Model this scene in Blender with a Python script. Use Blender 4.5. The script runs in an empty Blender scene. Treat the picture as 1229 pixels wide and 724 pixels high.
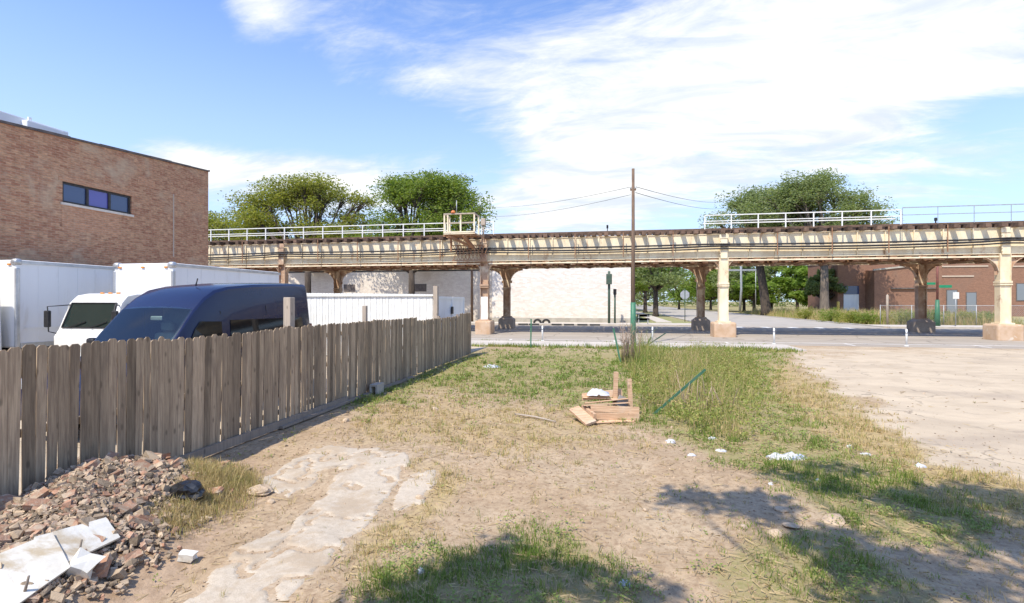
import bpy, bmesh, math, random
import numpy as np
from mathutils import Vector, Matrix, Euler
random.seed(7); RNG = np.random.default_rng(11)
R = math.radians; PI = math.pi
S = bpy.context.scene; C = S.collection
# ------------------------------------------------------------------ camera frame (street grid: X along the railway, Y along the plank fence)
YAW = R(10.5); CA, SA = math.cos(YAW), math.sin(YAW); CAMH = 2.4; F = 614.5; HX, HY = 614.5, 362.0
def gp(px, py, z=0.0):
    D = F*(CAMH-z)/(py-HY); lat = (px-HX)/F*D
    return (-SA*D+CA*lat, CA*D+SA*lat, z)
def at_y(px, y, py=None):
    t = (px-HX)/F; D = y/(CA+t*SA); x = D*(-SA+t*CA)
    return (x, y) if py is None else (x, y, CAMH-(py-HY)*D/F)
def at_x(px, x, py=None):
    t = (px-HX)/F; D = x/(-SA+t*CA); y = D*(CA+t*SA)
    return (x, y) if py is None else (x, y, CAMH-(py-HY)*D/F)
def proj(x, y, z=0.0):
    D = -SA*x+CA*y; lat = CA*x+SA*y; Ds = np.where(D > .3, D, .3)
    return HX+F*lat/Ds, HY-F*(z-CAMH)/Ds, D
# ------------------------------------------------------------------ numpy noise
_T = RNG.random((256, 256))
def vnoise(x, y):
    xi = np.floor(x).astype(int); yi = np.floor(y).astype(int); fx = x-xi; fy = y-yi
    fx = fx*fx*(3-2*fx); fy = fy*fy*(3-2*fy)
    a = _T[xi & 255, yi & 255]; b = _T[(xi+1) & 255, yi & 255]; c = _T[xi & 255, (yi+1) & 255]; d = _T[(xi+1) & 255, (yi+1) & 255]
    return (a*(1-fx)+b*fx)*(1-fy)+(c*(1-fx)+d*fx)*fy
def fbm(x, y, o=4):
    s = 0; a = .5
    for k in range(o):
        s = s+a*vnoise(x*2**k+17.3*k, y*2**k+5.1*k); a *= .5
    return s/(1-.5**o)
def sstep(a, b, x):
    t = np.clip((x-a)/(b-a), 0, 1); return t*t*(3-2*t)
def polysd(px, py, poly):                        # signed distance, positive inside
    P = np.array(poly, float); n = len(P); d = np.full(px.shape, 1e9); ins = np.zeros(px.shape, bool)
    for i in range(n):
        ax, ay = P[i]; bx, by = P[(i+1) % n]; ex, ey = bx-ax, by-ay
        t = np.clip(((px-ax)*ex+(py-ay)*ey)/(ex*ex+ey*ey), 0, 1)
        d = np.minimum(d, np.hypot(px-ax-t*ex, py-ay-t*ey))
        c = ((ay > py) != (by > py)) & (px < (bx-ax)*(py-ay)/((by-ay) if by != ay else 1e-9)+ax)
        ins ^= c
    return np.where(ins, d, -d)
# ------------------------------------------------------------------ mesh builder
def rotm(rx=0, ry=0, rz=0): return Euler((R(rx), R(ry), R(rz))).to_matrix()
class MB:
    def __init__(s): s.v = []; s.f = []; s.sm = []
    def add(s, vs, fs, smooth=False):
        b = len(s.v); s.v += [tuple(v) for v in vs]; s.f += [tuple(b+i for i in f) for f in fs]; s.sm += [smooth]*len(fs); return s
    def box(s, c, d, m=None):
        h = [q/2 for q in d]; vs = []
        for z in (-1, 1):
            for y in (-1, 1):
                for x in (-1, 1):
                    p = Vector((x*h[0], y*h[1], z*h[2])); vs.append((m @ p if m else p)+Vector(c))
        return s.add(vs, [(0, 2, 3, 1), (4, 5, 7, 6), (0, 1, 5, 4), (2, 6, 7, 3), (0, 4, 6, 2), (1, 3, 7, 5)])
    def b2(s, lo, hi): return s.box([(a+b)/2 for a, b in zip(lo, hi)], [b-a for a, b in zip(lo, hi)])
    def bevel(s, c, d, r, seg=2, m=None, smooth=False):
        bm = bmesh.new(); bmesh.ops.create_cube(bm, size=1); bmesh.ops.scale(bm, vec=d, verts=bm.verts)
        bmesh.ops.bevel(bm, geom=list(bm.edges), offset=r, segments=seg, affect='EDGES', profile=.5)
        if m: bmesh.ops.transform(bm, matrix=m.to_4x4(), verts=bm.verts)
        bmesh.ops.translate(bm, vec=c, verts=bm.verts)
        bm.verts.index_update(); s.add([v.co.copy() for v in bm.verts], [[v.index for v in f.verts] for f in bm.faces], smooth); bm.free(); return s
    def tube(s, pts, rs, n=8, cap=True, smooth=True):
        pts = [Vector(p) for p in pts]
        if not hasattr(rs, '__len__'): rs = [rs]*len(pts)
        vs = []; fs = []; a0 = None
        for i, p in enumerate(pts):
            t = (pts[min(i+1, len(pts)-1)]-pts[max(i-1, 0)]).normalized()
            if a0 is None: a0 = t.orthogonal().normalized()
            a = (a0-t*a0.dot(t)); a = a.normalized() if a.length > 1e-6 else t.orthogonal().normalized(); a0 = a; b = t.cross(a)
            for k in range(n):
                q = 2*PI*k/n+PI/n; vs.append(p+a*math.cos(q)*rs[i]+b*math.sin(q)*rs[i])
        for i in range(len(pts)-1):
            for k in range(n): fs.append((i*n+k, i*n+(k+1) % n, (i+1)*n+(k+1) % n, (i+1)*n+k))
        if cap: fs.append(tuple(range(n))[::-1]); fs.append(tuple((len(pts)-1)*n+k for k in range(n)))
        return s.add(vs, fs, smooth)
    def bar(s, p0, p1, w, h=None, up=(0, 0, 1)):   # rectangular bar
        h = h or w; p0 = Vector(p0); p1 = Vector(p1); t = (p1-p0).normalized(); u = Vector(up)
        if abs(t.dot(u)) > .99: u = Vector((0, 1, 0))
        a = t.cross(u).normalized(); b = a.cross(t); vs = []
        for p in (p0, p1):
            for x, y in ((-1, -1), (1, -1), (1, 1), (-1, 1)): vs.append(p+a*x*w/2+b*y*h/2)
        return s.add(vs, [(3, 2, 1, 0), (4, 5, 6, 7), (0, 1, 5, 4), (1, 2, 6, 5), (2, 3, 7, 6), (3, 0, 4, 7)])
    def prism(s, poly, axis, a, b, smooth=False):  # poly in the two other axes, extruded along axis from a to b
        def P(p, t): return {'x': (t, p[0], p[1]), 'y': (p[0], t, p[1]), 'z': (p[0], p[1], t)}[axis]
        n = len(poly); vs = [P(p, a) for p in poly]+[P(p, b) for p in poly]
        return s.add(vs, [tuple(range(n))[::-1], tuple(range(n, 2*n))]+[(i, (i+1) % n, n+(i+1) % n, n+i) for i in range(n)], smooth)
    def lathe(s, c, prof, n=20, axis='z', smooth=True):
        vs = []; fs = []
        for r, h in prof:
            for k in range(n):
                q = 2*PI*k/n; x, y = r*math.cos(q), r*math.sin(q)
                vs.append(Vector(c)+Vector({'z': (x, y, h), 'x': (h, x, y), 'y': (x, h, y)}[axis]))
        for i in range(len(prof)-1):
            for k in range(n): fs.append((i*n+k, i*n+(k+1) % n, (i+1)*n+(k+1) % n, (i+1)*n+k))
        fs.append(tuple(range(n))[::-1]); fs.append(tuple((len(prof)-1)*n+k for k in range(n)))
        return s.add(vs, fs, smooth)
    def chunk(s, c, r, flat=.7):
        m = rotm(random.uniform(-35, 35), random.uniform(-35, 35), random.uniform(0, 360)); d = (r*random.uniform(.7, 1.5), r*random.uniform(.55, 1.0), r*random.uniform(.4, .8)); vs = []
        for z in (-1, 1):
            for y in (-1, 1):
                for x in (-1, 1): vs.append(m @ Vector((x*d[0]*random.uniform(.45, 1), y*d[1]*random.uniform(.45, 1), z*d[2]*random.uniform(.5, 1)))+Vector(c))
        return s.add(vs, [(0, 2, 3, 1), (4, 5, 7, 6), (0, 1, 5, 4), (2, 6, 7, 3), (0, 4, 6, 2), (1, 3, 7, 5)])
    def rock(s, c, r, q=None, sub=1, flat=.7, jit=.34):
        bm = bmesh.new(); bmesh.ops.create_icosphere(bm, subdivisions=sub, radius=1)
        m = rotm(random.uniform(-25, 25), random.uniform(-25, 25), random.uniform(0, 360)); sx, sy = random.uniform(.75, 1.3), random.uniform(.7, 1.1)
        vs = []
        for v in bm.verts:
            p = v.co*(1+random.uniform(-jit, jit)); vs.append(m @ Vector((p.x*sx*r, p.y*sy*r, p.z*flat*r))+Vector(c))
        bm.verts.index_update(); s.add(vs, [[v.index for v in f.verts] for f in bm.faces]); bm.free(); return s
    def build(s, name, m, parent=None, loc=None):
        me = bpy.data.meshes.new(name); me.from_pydata(s.v, [], s.f); me.polygons.foreach_set('use_smooth', s.sm)
        bm = bmesh.new(); bm.from_mesh(me); bmesh.ops.recalc_face_normals(bm, faces=bm.faces); bm.to_mesh(me); bm.free()
        me.materials.append(m); o = bpy.data.objects.new(name, me); C.objects.link(o)
        if parent: o.parent = parent
        if loc: o.location = loc
        return o
def npmesh(name, V, Fc, m, parent=None, col=None, smooth=False):
    V = np.asarray(V, np.float32); Fc = np.asarray(Fc, np.int32); k = Fc.shape[1]
    me = bpy.data.meshes.new(name); me.vertices.add(len(V)); me.vertices.foreach_set('co', V.ravel())
    me.loops.add(Fc.size); me.loops.foreach_set('vertex_index', Fc.ravel()); me.polygons.add(len(Fc))
    me.polygons.foreach_set('loop_start', np.arange(0, Fc.size, k, dtype=np.int32)); me.polygons.foreach_set('loop_total', np.full(len(Fc), k, np.int32))
    if smooth: me.polygons.foreach_set('use_smooth', np.ones(len(Fc), bool))
    for nm, a in (col or {}).items():
        at = me.attributes.new(nm, 'FLOAT', 'POINT'); at.data.foreach_set('value', np.asarray(a, np.float32))
    me.update(); me.validate(); me.materials.append(m)
    o = bpy.data.objects.new(name, me); C.objects.link(o)
    if parent: o.parent = parent
    return o
def tag(o, label=None, cat=None, group=None, kind=None):
    if label: o['label'] = label
    if cat: o['category'] = cat
    if group: o['group'] = group
    if kind: o['kind'] = kind
    return o
def empty(name, loc=(0, 0, 0), rz=0, **k):
    o = bpy.data.objects.new(name, None); C.objects.link(o); o.location = loc; o.rotation_euler = (0, 0, R(rz)); o.empty_display_size = .2
    return tag(o, **k)
def copy_tree(o, parent=None, **k):
    c = o.copy(); C.objects.link(c)
    if parent: c.parent = parent
    for ch in [q for q in list(bpy.data.objects) if q.parent == o]: copy_tree(ch, c)
    return tag(c, **k)
# ------------------------------------------------------------------ materials
def nt(name):
    m = bpy.data.materials.new(name); m.use_nodes = True; t = m.node_tree; b = t.nodes['Principled BSDF']; return m, t, b
def N(t, kind, **k):
    n = t.nodes.new(kind)
    for a, v in k.items(): setattr(n, a, v)
    return n
def L(t, a, b): t.links.new(a, b)
def rgba(c): return (c[0], c[1], c[2], 1)
def mixc(t, fac, a, b, blend='MIX'):
    n = N(t, 'ShaderNodeMix', data_type='RGBA', blend_type=blend)
    for i, v in ((0, fac), (6, a), (7, b)):
        if isinstance(v, (int, float)): n.inputs[i].default_value = v
        elif isinstance(v, tuple): n.inputs[i].default_value = rgba(v)
        else: L(t, v, n.inputs[i])
    return n.outputs[2]
def math_(t, op, a, b=None, clamp=False):
    n = N(t, 'ShaderNodeMath', operation=op, use_clamp=clamp)
    for i, v in ((0, a), (1, b)):
        if v is None: continue
        if isinstance(v, (int, float)): n.inputs[i].default_value = v
        else: L(t, v, n.inputs[i])
    return n.outputs[0]
def ramp(t, fac, lo, hi, a=0., b=1., smooth=True):
    n = N(t, 'ShaderNodeMapRange', interpolation_type='SMOOTHSTEP' if smooth else 'LINEAR'); L(t, fac, n.inputs[0])
    for i, v in ((1, lo), (2, hi), (3, a), (4, b)): n.inputs[i].default_value = v
    return n.outputs[0]
def noise(t, scale, detail=4, rough=.55, vec=None, dist=0.):
    n = N(t, 'ShaderNodeTexNoise'); n.inputs['Scale'].default_value = scale; n.inputs['Detail'].default_value = detail; n.inputs['Roughness'].default_value = rough; n.inputs['Distortion'].default_value = dist
    if vec is None: vec = N(t, 'ShaderNodeTexCoord').outputs['Object']
    L(t, vec, n.inputs['Vector']); return n.outputs['Fac']
def mapped(t, scale=(1, 1, 1), src='Object'):
    n = N(t, 'ShaderNodeMapping'); n.inputs['Scale'].default_value = scale; L(t, N(t, 'ShaderNodeTexCoord').outputs[src], n.inputs[0]); return n.outputs[0]
def bump(t, b, h, strength=.4, dist=.02):
    n = N(t, 'ShaderNodeBump'); n.inputs['Strength'].default_value = strength; n.inputs['Distance'].default_value = dist; L(t, h, n.inputs['Height']); L(t, n.outputs[0], b.inputs['Normal'])
def isl(t): return N(t, 'ShaderNodeNewGeometry').outputs['Random Per Island']
def mat(name, c1, c2=None, scale=6, rough=.7, metal=0., lo=.35, hi=.65, island=0., bmp=0., third=None, tscale=1.5, tl=.6, th=.7, spec=.4, sc3=(1, 1, 1), coat=0.):
    m, t, b = nt(name); b.inputs['Roughness'].default_value = rough; b.inputs['Metallic'].default_value = metal; b.inputs['Specular IOR Level'].default_value = spec; b.inputs['Coat Weight'].default_value = coat
    if c2 is None: c2 = tuple(x*.82 for x in c1)
    vec = mapped(t, sc3); n1 = noise(t, scale, 5, .6, vec); col = mixc(t, ramp(t, n1, lo, hi), c1, c2)
    if third: col = mixc(t, ramp(t, noise(t, tscale, 6, .65, vec, .4), tl, th), col, third)
    if island:
        i = ramp(t, isl(t), 0, 1, 1-island, 1+island, False); col = mixc(t, 1., col, i, 'MULTIPLY')
    L(t, col, b.inputs['Base Color'])
    if bmp: bump(t, b, noise(t, scale*5, 3, .6, vec), bmp)
    return m
def glassy(name, c, rough=.05, spec=.7):
    m, t, b = nt(name); b.inputs['Base Color'].default_value = rgba(c); b.inputs['Roughness'].default_value = rough; b.inputs['Specular IOR Level'].default_value = spec; b.inputs['Coat Weight'].default_value = .15; b.inputs['Coat Roughness'].default_value = .03
    return m
def leafmat(name, c1, c2, c3, trans=.5):
    m, t, b = nt(name); r = isl(t)
    col = mixc(t, ramp(t, r, 0., .6, smooth=False), c1, c2); col = mixc(t, ramp(t, r, .72, 1., smooth=False), col, c3)
    col = mixc(t, ramp(t, noise(t, .35, 3), .35, .65, .0, .5), col, c2)
    L(t, col, b.inputs['Base Color']); b.inputs['Roughness'].default_value = .6; b.inputs['Specular IOR Level'].default_value = .25
    tr = N(t, 'ShaderNodeBsdfTranslucent'); L(t, mixc(t, 1., col, (1.2, 1.25, .6), 'MULTIPLY'), tr.inputs[0]); mx = N(t, 'ShaderNodeMixShader'); mx.inputs[0].default_value = trans
    L(t, b.outputs[0], mx.inputs[1]); L(t, tr.outputs[0], mx.inputs[2]); L(t, mx.outputs[0], t.nodes['Material Output'].inputs[0]); return m
def brickmat(name, c1, c2, mortar, sx=4.4, blot=None, bs=.6, axis='yz', w=.5, h=.32, contrast=1.):
    m, t, b = nt(name); b.inputs['Roughness'].default_value = .85; b.inputs['Specular IOR Level'].default_value = .2
    sp = N(t, 'ShaderNodeSeparateXYZ'); L(t, N(t, 'ShaderNodeTexCoord').outputs['Object'], sp.inputs[0]); cb = N(t, 'ShaderNodeCombineXYZ')
    L(t, math_(t, 'ADD', sp.outputs[0], sp.outputs[1]), cb.inputs[0]); L(t, sp.outputs[2], cb.inputs[1])
    br = N(t, 'ShaderNodeTexBrick'); br.inputs['Scale'].default_value = sx; br.inputs['Mortar Size'].default_value = .018; br.inputs['Brick Width'].default_value = w*2; br.inputs['Row Height'].default_value = h; br.inputs['Mortar Smooth'].default_value = .3; br.inputs['Bias'].default_value = -.1
    L(t, cb.outputs[0], br.inputs['Vector']); br.inputs['Color1'].default_value = rgba(c1); br.inputs['Color2'].default_value = rgba(c2); br.inputs['Mortar'].default_value = rgba(mortar)
    col = br.outputs['Color']
    v = mapped(t, (1, 1, 3.6)); n1 = noise(t, 5., 6, .7, v)
    col = mixc(t, 1., col, ramp(t, n1, .25, .75, 1-.35*contrast, 1+.3*contrast, False), 'MULTIPLY')
    if blot: col = mixc(t, ramp(t, noise(t, bs, 6, .65, None, .5), .52, .72, 0, .75), col, blot)
    L(t, col, b.inputs['Base Color']); bump(t, b, br.outputs['Fac'], -.4, .012); return m
M = {}
M['wood'] = None
def woodmat(name, c1, c2, dark, knots=True, isv=.28, gs=(22, 22, 1.3)):
    m, t, b = nt(name); b.inputs['Roughness'].default_value = .85; b.inputs['Specular IOR Level'].default_value = .2
    i = isl(t); tc = N(t, 'ShaderNodeTexCoord').outputs['Object']; ad = N(t, 'ShaderNodeVectorMath', operation='ADD'); L(t, tc, ad.inputs[0])
    cx = N(t, 'ShaderNodeCombineXYZ'); L(t, math_(t, 'MULTIPLY', i, 37.), cx.inputs[2]); L(t, cx.outputs[0], ad.inputs[1])
    mp = N(t, 'ShaderNodeMapping'); mp.inputs['Scale'].default_value = gs; L(t, ad.outputs[0], mp.inputs[0])
    g = noise(t, 1.6, 6, .65, mp.outputs[0], .3); col = mixc(t, ramp(t, g, .3, .7), c1, c2)
    mp2 = N(t, 'ShaderNodeMapping'); mp2.inputs['Scale'].default_value = (1.5, 1.5, .5); L(t, ad.outputs[0], mp2.inputs[0])
    col = mixc(t, ramp(t, noise(t, 1.5, 4, .6, mp2.outputs[0]), .5, .75, 0, .6), col, dark)
    if knots:
        mp3 = N(t, 'ShaderNodeMapping'); mp3.inputs['Scale'].default_value = (7, 7, 3.2); L(t, ad.outputs[0], mp3.inputs[0]); vo = N(t, 'ShaderNodeTexVoronoi'); vo.inputs['Scale'].default_value = 1.; L(t, mp3.outputs[0], vo.inputs['Vector'])
        col = mixc(t, ramp(t, vo.outputs['Distance'], .06, .2, .75, 0), col, tuple(x*.35 for x in c1))
    col = mixc(t, 1., col, ramp(t, i, 0, 1, 1-isv, 1+isv, False), 'MULTIPLY')
    L(t, col, b.inputs['Base Color']); bump(t, b, g, .35, .008); return m
M['picket'] = woodmat('weathered_pickets', (.43, .325, .215), (.24, .175, .118), (.15, .115, .085), isv=.42)
M['board'] = woodmat('weathered_board', (.33, .265, .205), (.25, .2, .16), (.17, .145, .125))
M['crate'] = woodmat('old_orange_wood', (.60, .42, .27), (.44, .27, .165), (.56, .48, .38), isv=.35, gs=(2., 24, 24))
M['post_wood'] = woodmat('post_wood', (.46, .38, .3), (.36, .3, .24), (.3, .25, .2))
M['tie'] = mat('tie_timber', (.10, .065, .045), (.16, .10, .07), 3, .9, island=.45)
M['pole_wood'] = mat('pole_timber', (.20, .13, .085), (.13, .085, .06), 4, .85, sc3=(6, 6, .6))
M['cream'] = mat('cream_steel', (.84, .73, .52), (.72, .59, .39), 1.2, .6, third=(.40, .22, .12), tscale=1.5, tl=.56, th=.74, sc3=(1.3, 1, .6))
M['rust'] = mat('rusty_steel', (.26, .125, .065), (.36, .2, .11), 2.5, .85, third=(.55, .42, .28), tscale=1.8, tl=.58, th=.68)
M['brown_steel'] = mat('brown_steel', (.40, .25, .16), (.52, .36, .24), 2, .8, third=(.70, .58, .42), tscale=1.2, tl=.48, th=.64)
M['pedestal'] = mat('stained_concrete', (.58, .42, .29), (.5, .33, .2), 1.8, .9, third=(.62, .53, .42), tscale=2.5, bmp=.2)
M['pedestal_shaded'] = mat('shade_toned_concrete', (.46, .365, .28), (.34, .27, .21), 2, .9, bmp=.2)  # far pedestals: the shade under the deck is put into this darker colour
M['white_paint'] = mat('white_paint', (.8, .79, .75), (.7, .69, .64), 2, .5)
M['white_box'] = mat('truck_white', (.78, .79, .79), (.70, .71, .72), .9, .35, lo=.4, hi=.8, third=(.56, .53, .48), tscale=1.2, tl=.56, th=.85, sc3=(1.6, 1.6, .35))
M['alu'] = mat('aluminium', (.55, .56, .57), (.45, .46, .47), 4, .4, .6)
M['grey_metal'] = mat('galvanised', (.42, .43, .43), (.34, .35, .35), 5, .5, .4)
M['navy'] = mat('navy_paint', (.009, .014, .048), (.011, .017, .056), 1, .24, spec=.4, coat=.25)
M['black_plastic'] = mat('black_plastic', (.02, .02, .022), (.03, .03, .03), 8, .5)
M['bag'] = mat('bin_bag', (.012, .012, .014), (.02, .02, .022), 8, .28, spec=.6)
M['rubber'] = mat('rubber', (.025, .025, .025), (.04, .038, .036), 8, .85)
M['rim'] = mat('rim', (.5, .5, .5), (.35, .35, .35), 5, .4, .5)
M['glass'] = glassy('dark_glass', (.012, .014, .014), .06, .3)
M['windscreen'] = glassy('windscreen', (.02, .032, .028), .03, .5)
m, t, b = nt('clear_glass'); tp = N(t, 'ShaderNodeBsdfTransparent'); tp.inputs[0].default_value = (.74, .86, .78, 1); gl = N(t, 'ShaderNodeBsdfGlossy'); gl.inputs['Roughness'].default_value = .03; fz = N(t, 'ShaderNodeFresnel'); fz.inputs[0].default_value = 1.55; mx = N(t, 'ShaderNodeMixShader'); L(t, math_(t, 'ADD', math_(t, 'MULTIPLY', fz.outputs[0], 1.2), .03, True), mx.inputs[0]); L(t, tp.outputs[0], mx.inputs[1]); L(t, gl.outputs[0], mx.inputs[2]); L(t, mx.outputs[0], t.nodes['Material Output'].inputs[0]); M['clear_glass'] = m
M['seat_grey'] = mat('seat_grey', (.4, .4, .37), (.32, .32, .3), 6, .9); M['dash_grey'] = mat('dash_grey', (.22, .22, .2), (.18, .18, .17), 6, .7)
M['pane_blue'] = glassy('pane_blue', (.05, .075, .16), .08)
M['pane_violet'] = glassy('pane_violet', (.10, .09, .34), .1)
M['pane_grey'] = glassy('pane_grey', (.2, .22, .24), .15)
M['frame_dark'] = mat('frame_dark', (.035, .03, .03), (.05, .045, .04), 6, .5)
M['amber'] = mat('amber', (.8, .3, .05), (.7, .24, .04), 6, .3)
M['orange'] = mat('orange_plastic', (.75, .22, .06), (.62, .17, .05), 4, .5)
M['green_paint'] = mat('green_paint', (.045, .16, .09), (.07, .19, .115), 5, .5, third=(.16, .14, .1), tscale=4, tl=.6, th=.75)
M['dark_green'] = mat('dark_green_paint', (.05, .10, .07), (.09, .11, .08), 3, .6)
M['post_green'] = mat('post_green', (.035, .11, .06), (.06, .13, .075), 5, .5)
M['sign_green'] = mat('sign_green', (.02, .28, .14), (.02, .25, .12), 6, .4)
M['yellow'] = mat('yellow_paint', (.75, .5, .1), (.65, .42, .08), 4, .5)
M['redbrown'] = mat('redbrown_paint', (.27, .1, .075), (.2, .08, .06), 4, .6)
M['cable'] = mat('black_cable', (.022, .02, .02), (.035, .03, .028), 6, .6)
M['wire'] = mat('wire', (.08, .08, .085), (.06, .06, .06), 6, .6)
M['paper'] = mat('white_litter', (.6, .59, .57), (.48, .48, .5), 9, .7, third=(.36, .42, .56), tscale=7, tl=.55, th=.64)
M['drywall'] = mat('drywall', (.70, .67, .61), (.60, .56, .48), 3.5, .8, third=(.46, .37, .25), tscale=2.4, tl=.5, th=.68, bmp=.15)
M['chunk'] = mat('concrete_chunk', (.40, .305, .21), (.29, .215, .145), 14, .95, island=.55, bmp=.4)
M['brickbit'] = mat('broken_brick', (.37, .20, .125), (.31, .19, .13), 12, .95, third=(.42, .33, .24), tscale=7, tl=.44, th=.58, island=.3, bmp=.4)
M['bark'] = mat('bark', (.10, .075, .055), (.05, .038, .03), 3, .95, sc3=(3, 3, .5), bmp=.5)
M['bark_pale'] = mat('bark_pale', (.2, .16, .125), (.12, .095, .075), 3, .95, sc3=(3, 3, .5), bmp=.5)
M['leaf_yellow'] = leafmat('locust_leaves', (.23, .265, .05), (.29, .30, .065), (.38, .33, .1))
M['leaf_green'] = leafmat('green_leaves', (.15, .23, .042), (.22, .285, .06), (.31, .33, .09))
M['leaf_deep'] = leafmat('deep_leaves', (.20, .255, .105), (.255, .30, .13), (.33, .35, .17))
M['leaf_bright'] = leafmat('bright_leaves', (.16, .26, .04), (.23, .33, .06), (.32, .36, .1))
M['brick_tan'] = brickmat('tan_brick', (.54, .305, .175), (.38, .17, .10), (.45, .35, .25), 3.3, (.54, .41, .28), .5, contrast=1.6)
M['brick_lintel'] = brickmat('patch_brick', (.56, .30, .17), (.47, .24, .14), (.5, .4, .3), 3.5, (.5, .36, .25), .9, contrast=1.2)
M['brick_red'] = brickmat('red_brick', (.30, .16, .105), (.235, .125, .085), (.29, .2, .15), 2.6, (.24, .15, .11), .25)
M['brick_white'] = brickmat('white_brick', (.80, .745, .67), (.68, .59, .50), (.74, .69, .62), 2.2, (.70, .61, .51), .8, contrast=.4)
M['brick_grey'] = brickmat('pale_brick', (.74, .66, .56), (.64, .55, .46), (.68, .62, .53), 2.2, (.55, .45, .36), .4, contrast=.6)
M['coping'] = mat('coping', (.16, .13, .115), (.1, .085, .08), 3, .8)
M['roofing'] = mat('roofing', (.2, .19, .18), (.16, .15, .14), 2, .9)
M['stucco'] = mat('beige_stucco', (.55, .45, .36), (.5, .4, .31), 1, .9)
# ------------------------------------------------------------------ world: Nishita sky with cloud layer
SUN = Vector((-.30, -.62, 1.)).normalized()
SUN_EL = math.asin(SUN.z); SUN_ROT = math.atan2(SUN.x, SUN.y)
W = bpy.data.worlds.new('World'); S.world = W; W.use_nodes = True; t = W.node_tree; bg = t.nodes['Background']; bg.inputs[1].default_value = .15
sky = N(t, 'ShaderNodeTexSky', sky_type='NISHITA', sun_disc=False, sun_elevation=SUN_EL, sun_rotation=SUN_ROT); sky.air_density = 1.; sky.dust_density = .6; sky.ozone_density = 1.6
dirv = N(t, 'ShaderNodeTexCoord').outputs['Generated']; sp = N(t, 'ShaderNodeSeparateXYZ'); L(t, dirv, sp.inputs[0])
az = math_(t, 'ARCTAN2', sp.outputs[0], sp.outputs[1]); el = math_(t, 'ARCSINE', sp.outputs[2])
def azel(px, py):
    tx = (px-HX)/F; tz = (HY-py)/F; x = -SA+CA*tx; y = CA+SA*tx; n = math.sqrt(x*x+y*y+tz*tz); return math.atan2(x, y), math.asin(tz/n)
zz = math_(t, 'ADD', math_(t, 'MAXIMUM', sp.outputs[2], 0.), .22); cv = N(t, 'ShaderNodeCombineXYZ')
L(t, math_(t, 'DIVIDE', sp.outputs[0], zz), cv.inputs[0]); L(t, math_(t, 'DIVIDE', sp.outputs[1], zz), cv.inputs[1])
mpc = N(t, 'ShaderNodeMapping'); mpc.inputs['Rotation'].default_value = (0, 0, R(38)); mpc.inputs['Scale'].default_value = (.8, 1.9, 1); mpc.inputs['Location'].default_value = (3.3, 1.2, 0); L(t, cv.outputs[0], mpc.inputs[0])
n1 = noise(t, 1.9, 10, .62, mpc.outputs[0], .75); n2 = noise(t, 5.5, 8, .66, mpc.outputs[0], 1.1)
dens = math_(t, 'ADD', math_(t, 'MULTIPLY', math_(t, 'SUBTRACT', n1, .5), 1.9), math_(t, 'MULTIPLY', math_(t, 'SUBTRACT', n2, .5), .85))
BL = [(820, 120, 210, 140, .78), (1010, 60, 270, 120, .75), (1200, 40, 210, 95, .6), (650, 170, 110, 80, .5), (690, 240, 90, 50, .9), (560, 60, 120, 50, .42), (500, 110, 60, 30, .3), (420, 30, 90, 30, .34), (395, 75, 40, 30, .3), (308, 15, 45, 50, .75),
      (375, 212, 125, 36, 1.15), (215, 198, 75, 36, 1.1), (520, 262, 120, 22, .4), (1040, 200, 240, 60, .28), (1190, 140, 90, 26, -.4), (1130, 235, 160, 30, .15), (590, 205, 40, 50, -.25), (480, 150, 120, 30, -.3), (150, 90, 260, 130, -.5), (300, 120, 120, 60, -.25)]
for px, py, sx, sy, a in BL:
    a0, e0 = azel(px, py); a1, _ = azel(px+sx*.5, py); a2, _ = azel(px-sx*.5, py); _, e1 = azel(px, py-sy*.5); _, e2 = azel(px, py+sy*.5)
    da = math_(t, 'DIVIDE', math_(t, 'SUBTRACT', az, a0), abs(a1-a2)); de = math_(t, 'DIVIDE', math_(t, 'SUBTRACT', el, e0), abs(e1-e2))
    g = math_(t, 'EXPONENT', math_(t, 'MULTIPLY', math_(t, 'ADD', math_(t, 'MULTIPLY', da, da), math_(t, 'MULTIPLY', de, de)), -1.))
    dens = math_(t, 'ADD', dens, math_(t, 'MULTIPLY', g, a))
cl = ramp(t, dens, .08, 1.05)
haze = ramp(t, el, 0., .6, .7, .06)
skyc = mixc(t, 1., sky.outputs[0], (.74, .93, 1.28), 'MULTIPLY')
skyc = mixc(t, haze, skyc, (3.5, 4.3, 5.3))
n3 = noise(t, 3.1, 7, .62, mpc.outputs[0], .7); cshade = mixc(t, ramp(t, math_(t, 'ADD', math_(t, 'MULTIPLY', n3, .8), math_(t, 'MULTIPLY', dens, .12)), .36, .66), (3.6, 3.95, 4.4), (5.2, 5.2, 5.15))
L(t, mixc(t, cl, skyc, cshade), bg.inputs[0])
sl = bpy.data.lights.new('sun', 'SUN'); sl.energy = 3.7; sl.angle = R(.55); sl.color = (1, .93, .80); so = bpy.data.objects.new('sun', sl); C.objects.link(so); so.rotation_euler = SUN.to_track_quat('Z', 'Y').to_euler()
S.view_settings.view_transform = 'Standard'; S.view_settings.look = 'None'; S.view_settings.exposure = .6; S.view_settings.gamma = 1
cam = bpy.data.cameras.new('camera'); co = bpy.data.objects.new('camera', cam); C.objects.link(co); co.location = (0, 0, CAMH); co.rotation_euler = (PI/2, 0, YAW); cam.sensor_width = 36; cam.lens = F/1229*36; cam.clip_start = .05; cam.clip_end = 6000; S.camera = co
S.cycles.max_bounces = 6; S.cycles.transparent_max_bounces = 8
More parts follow.
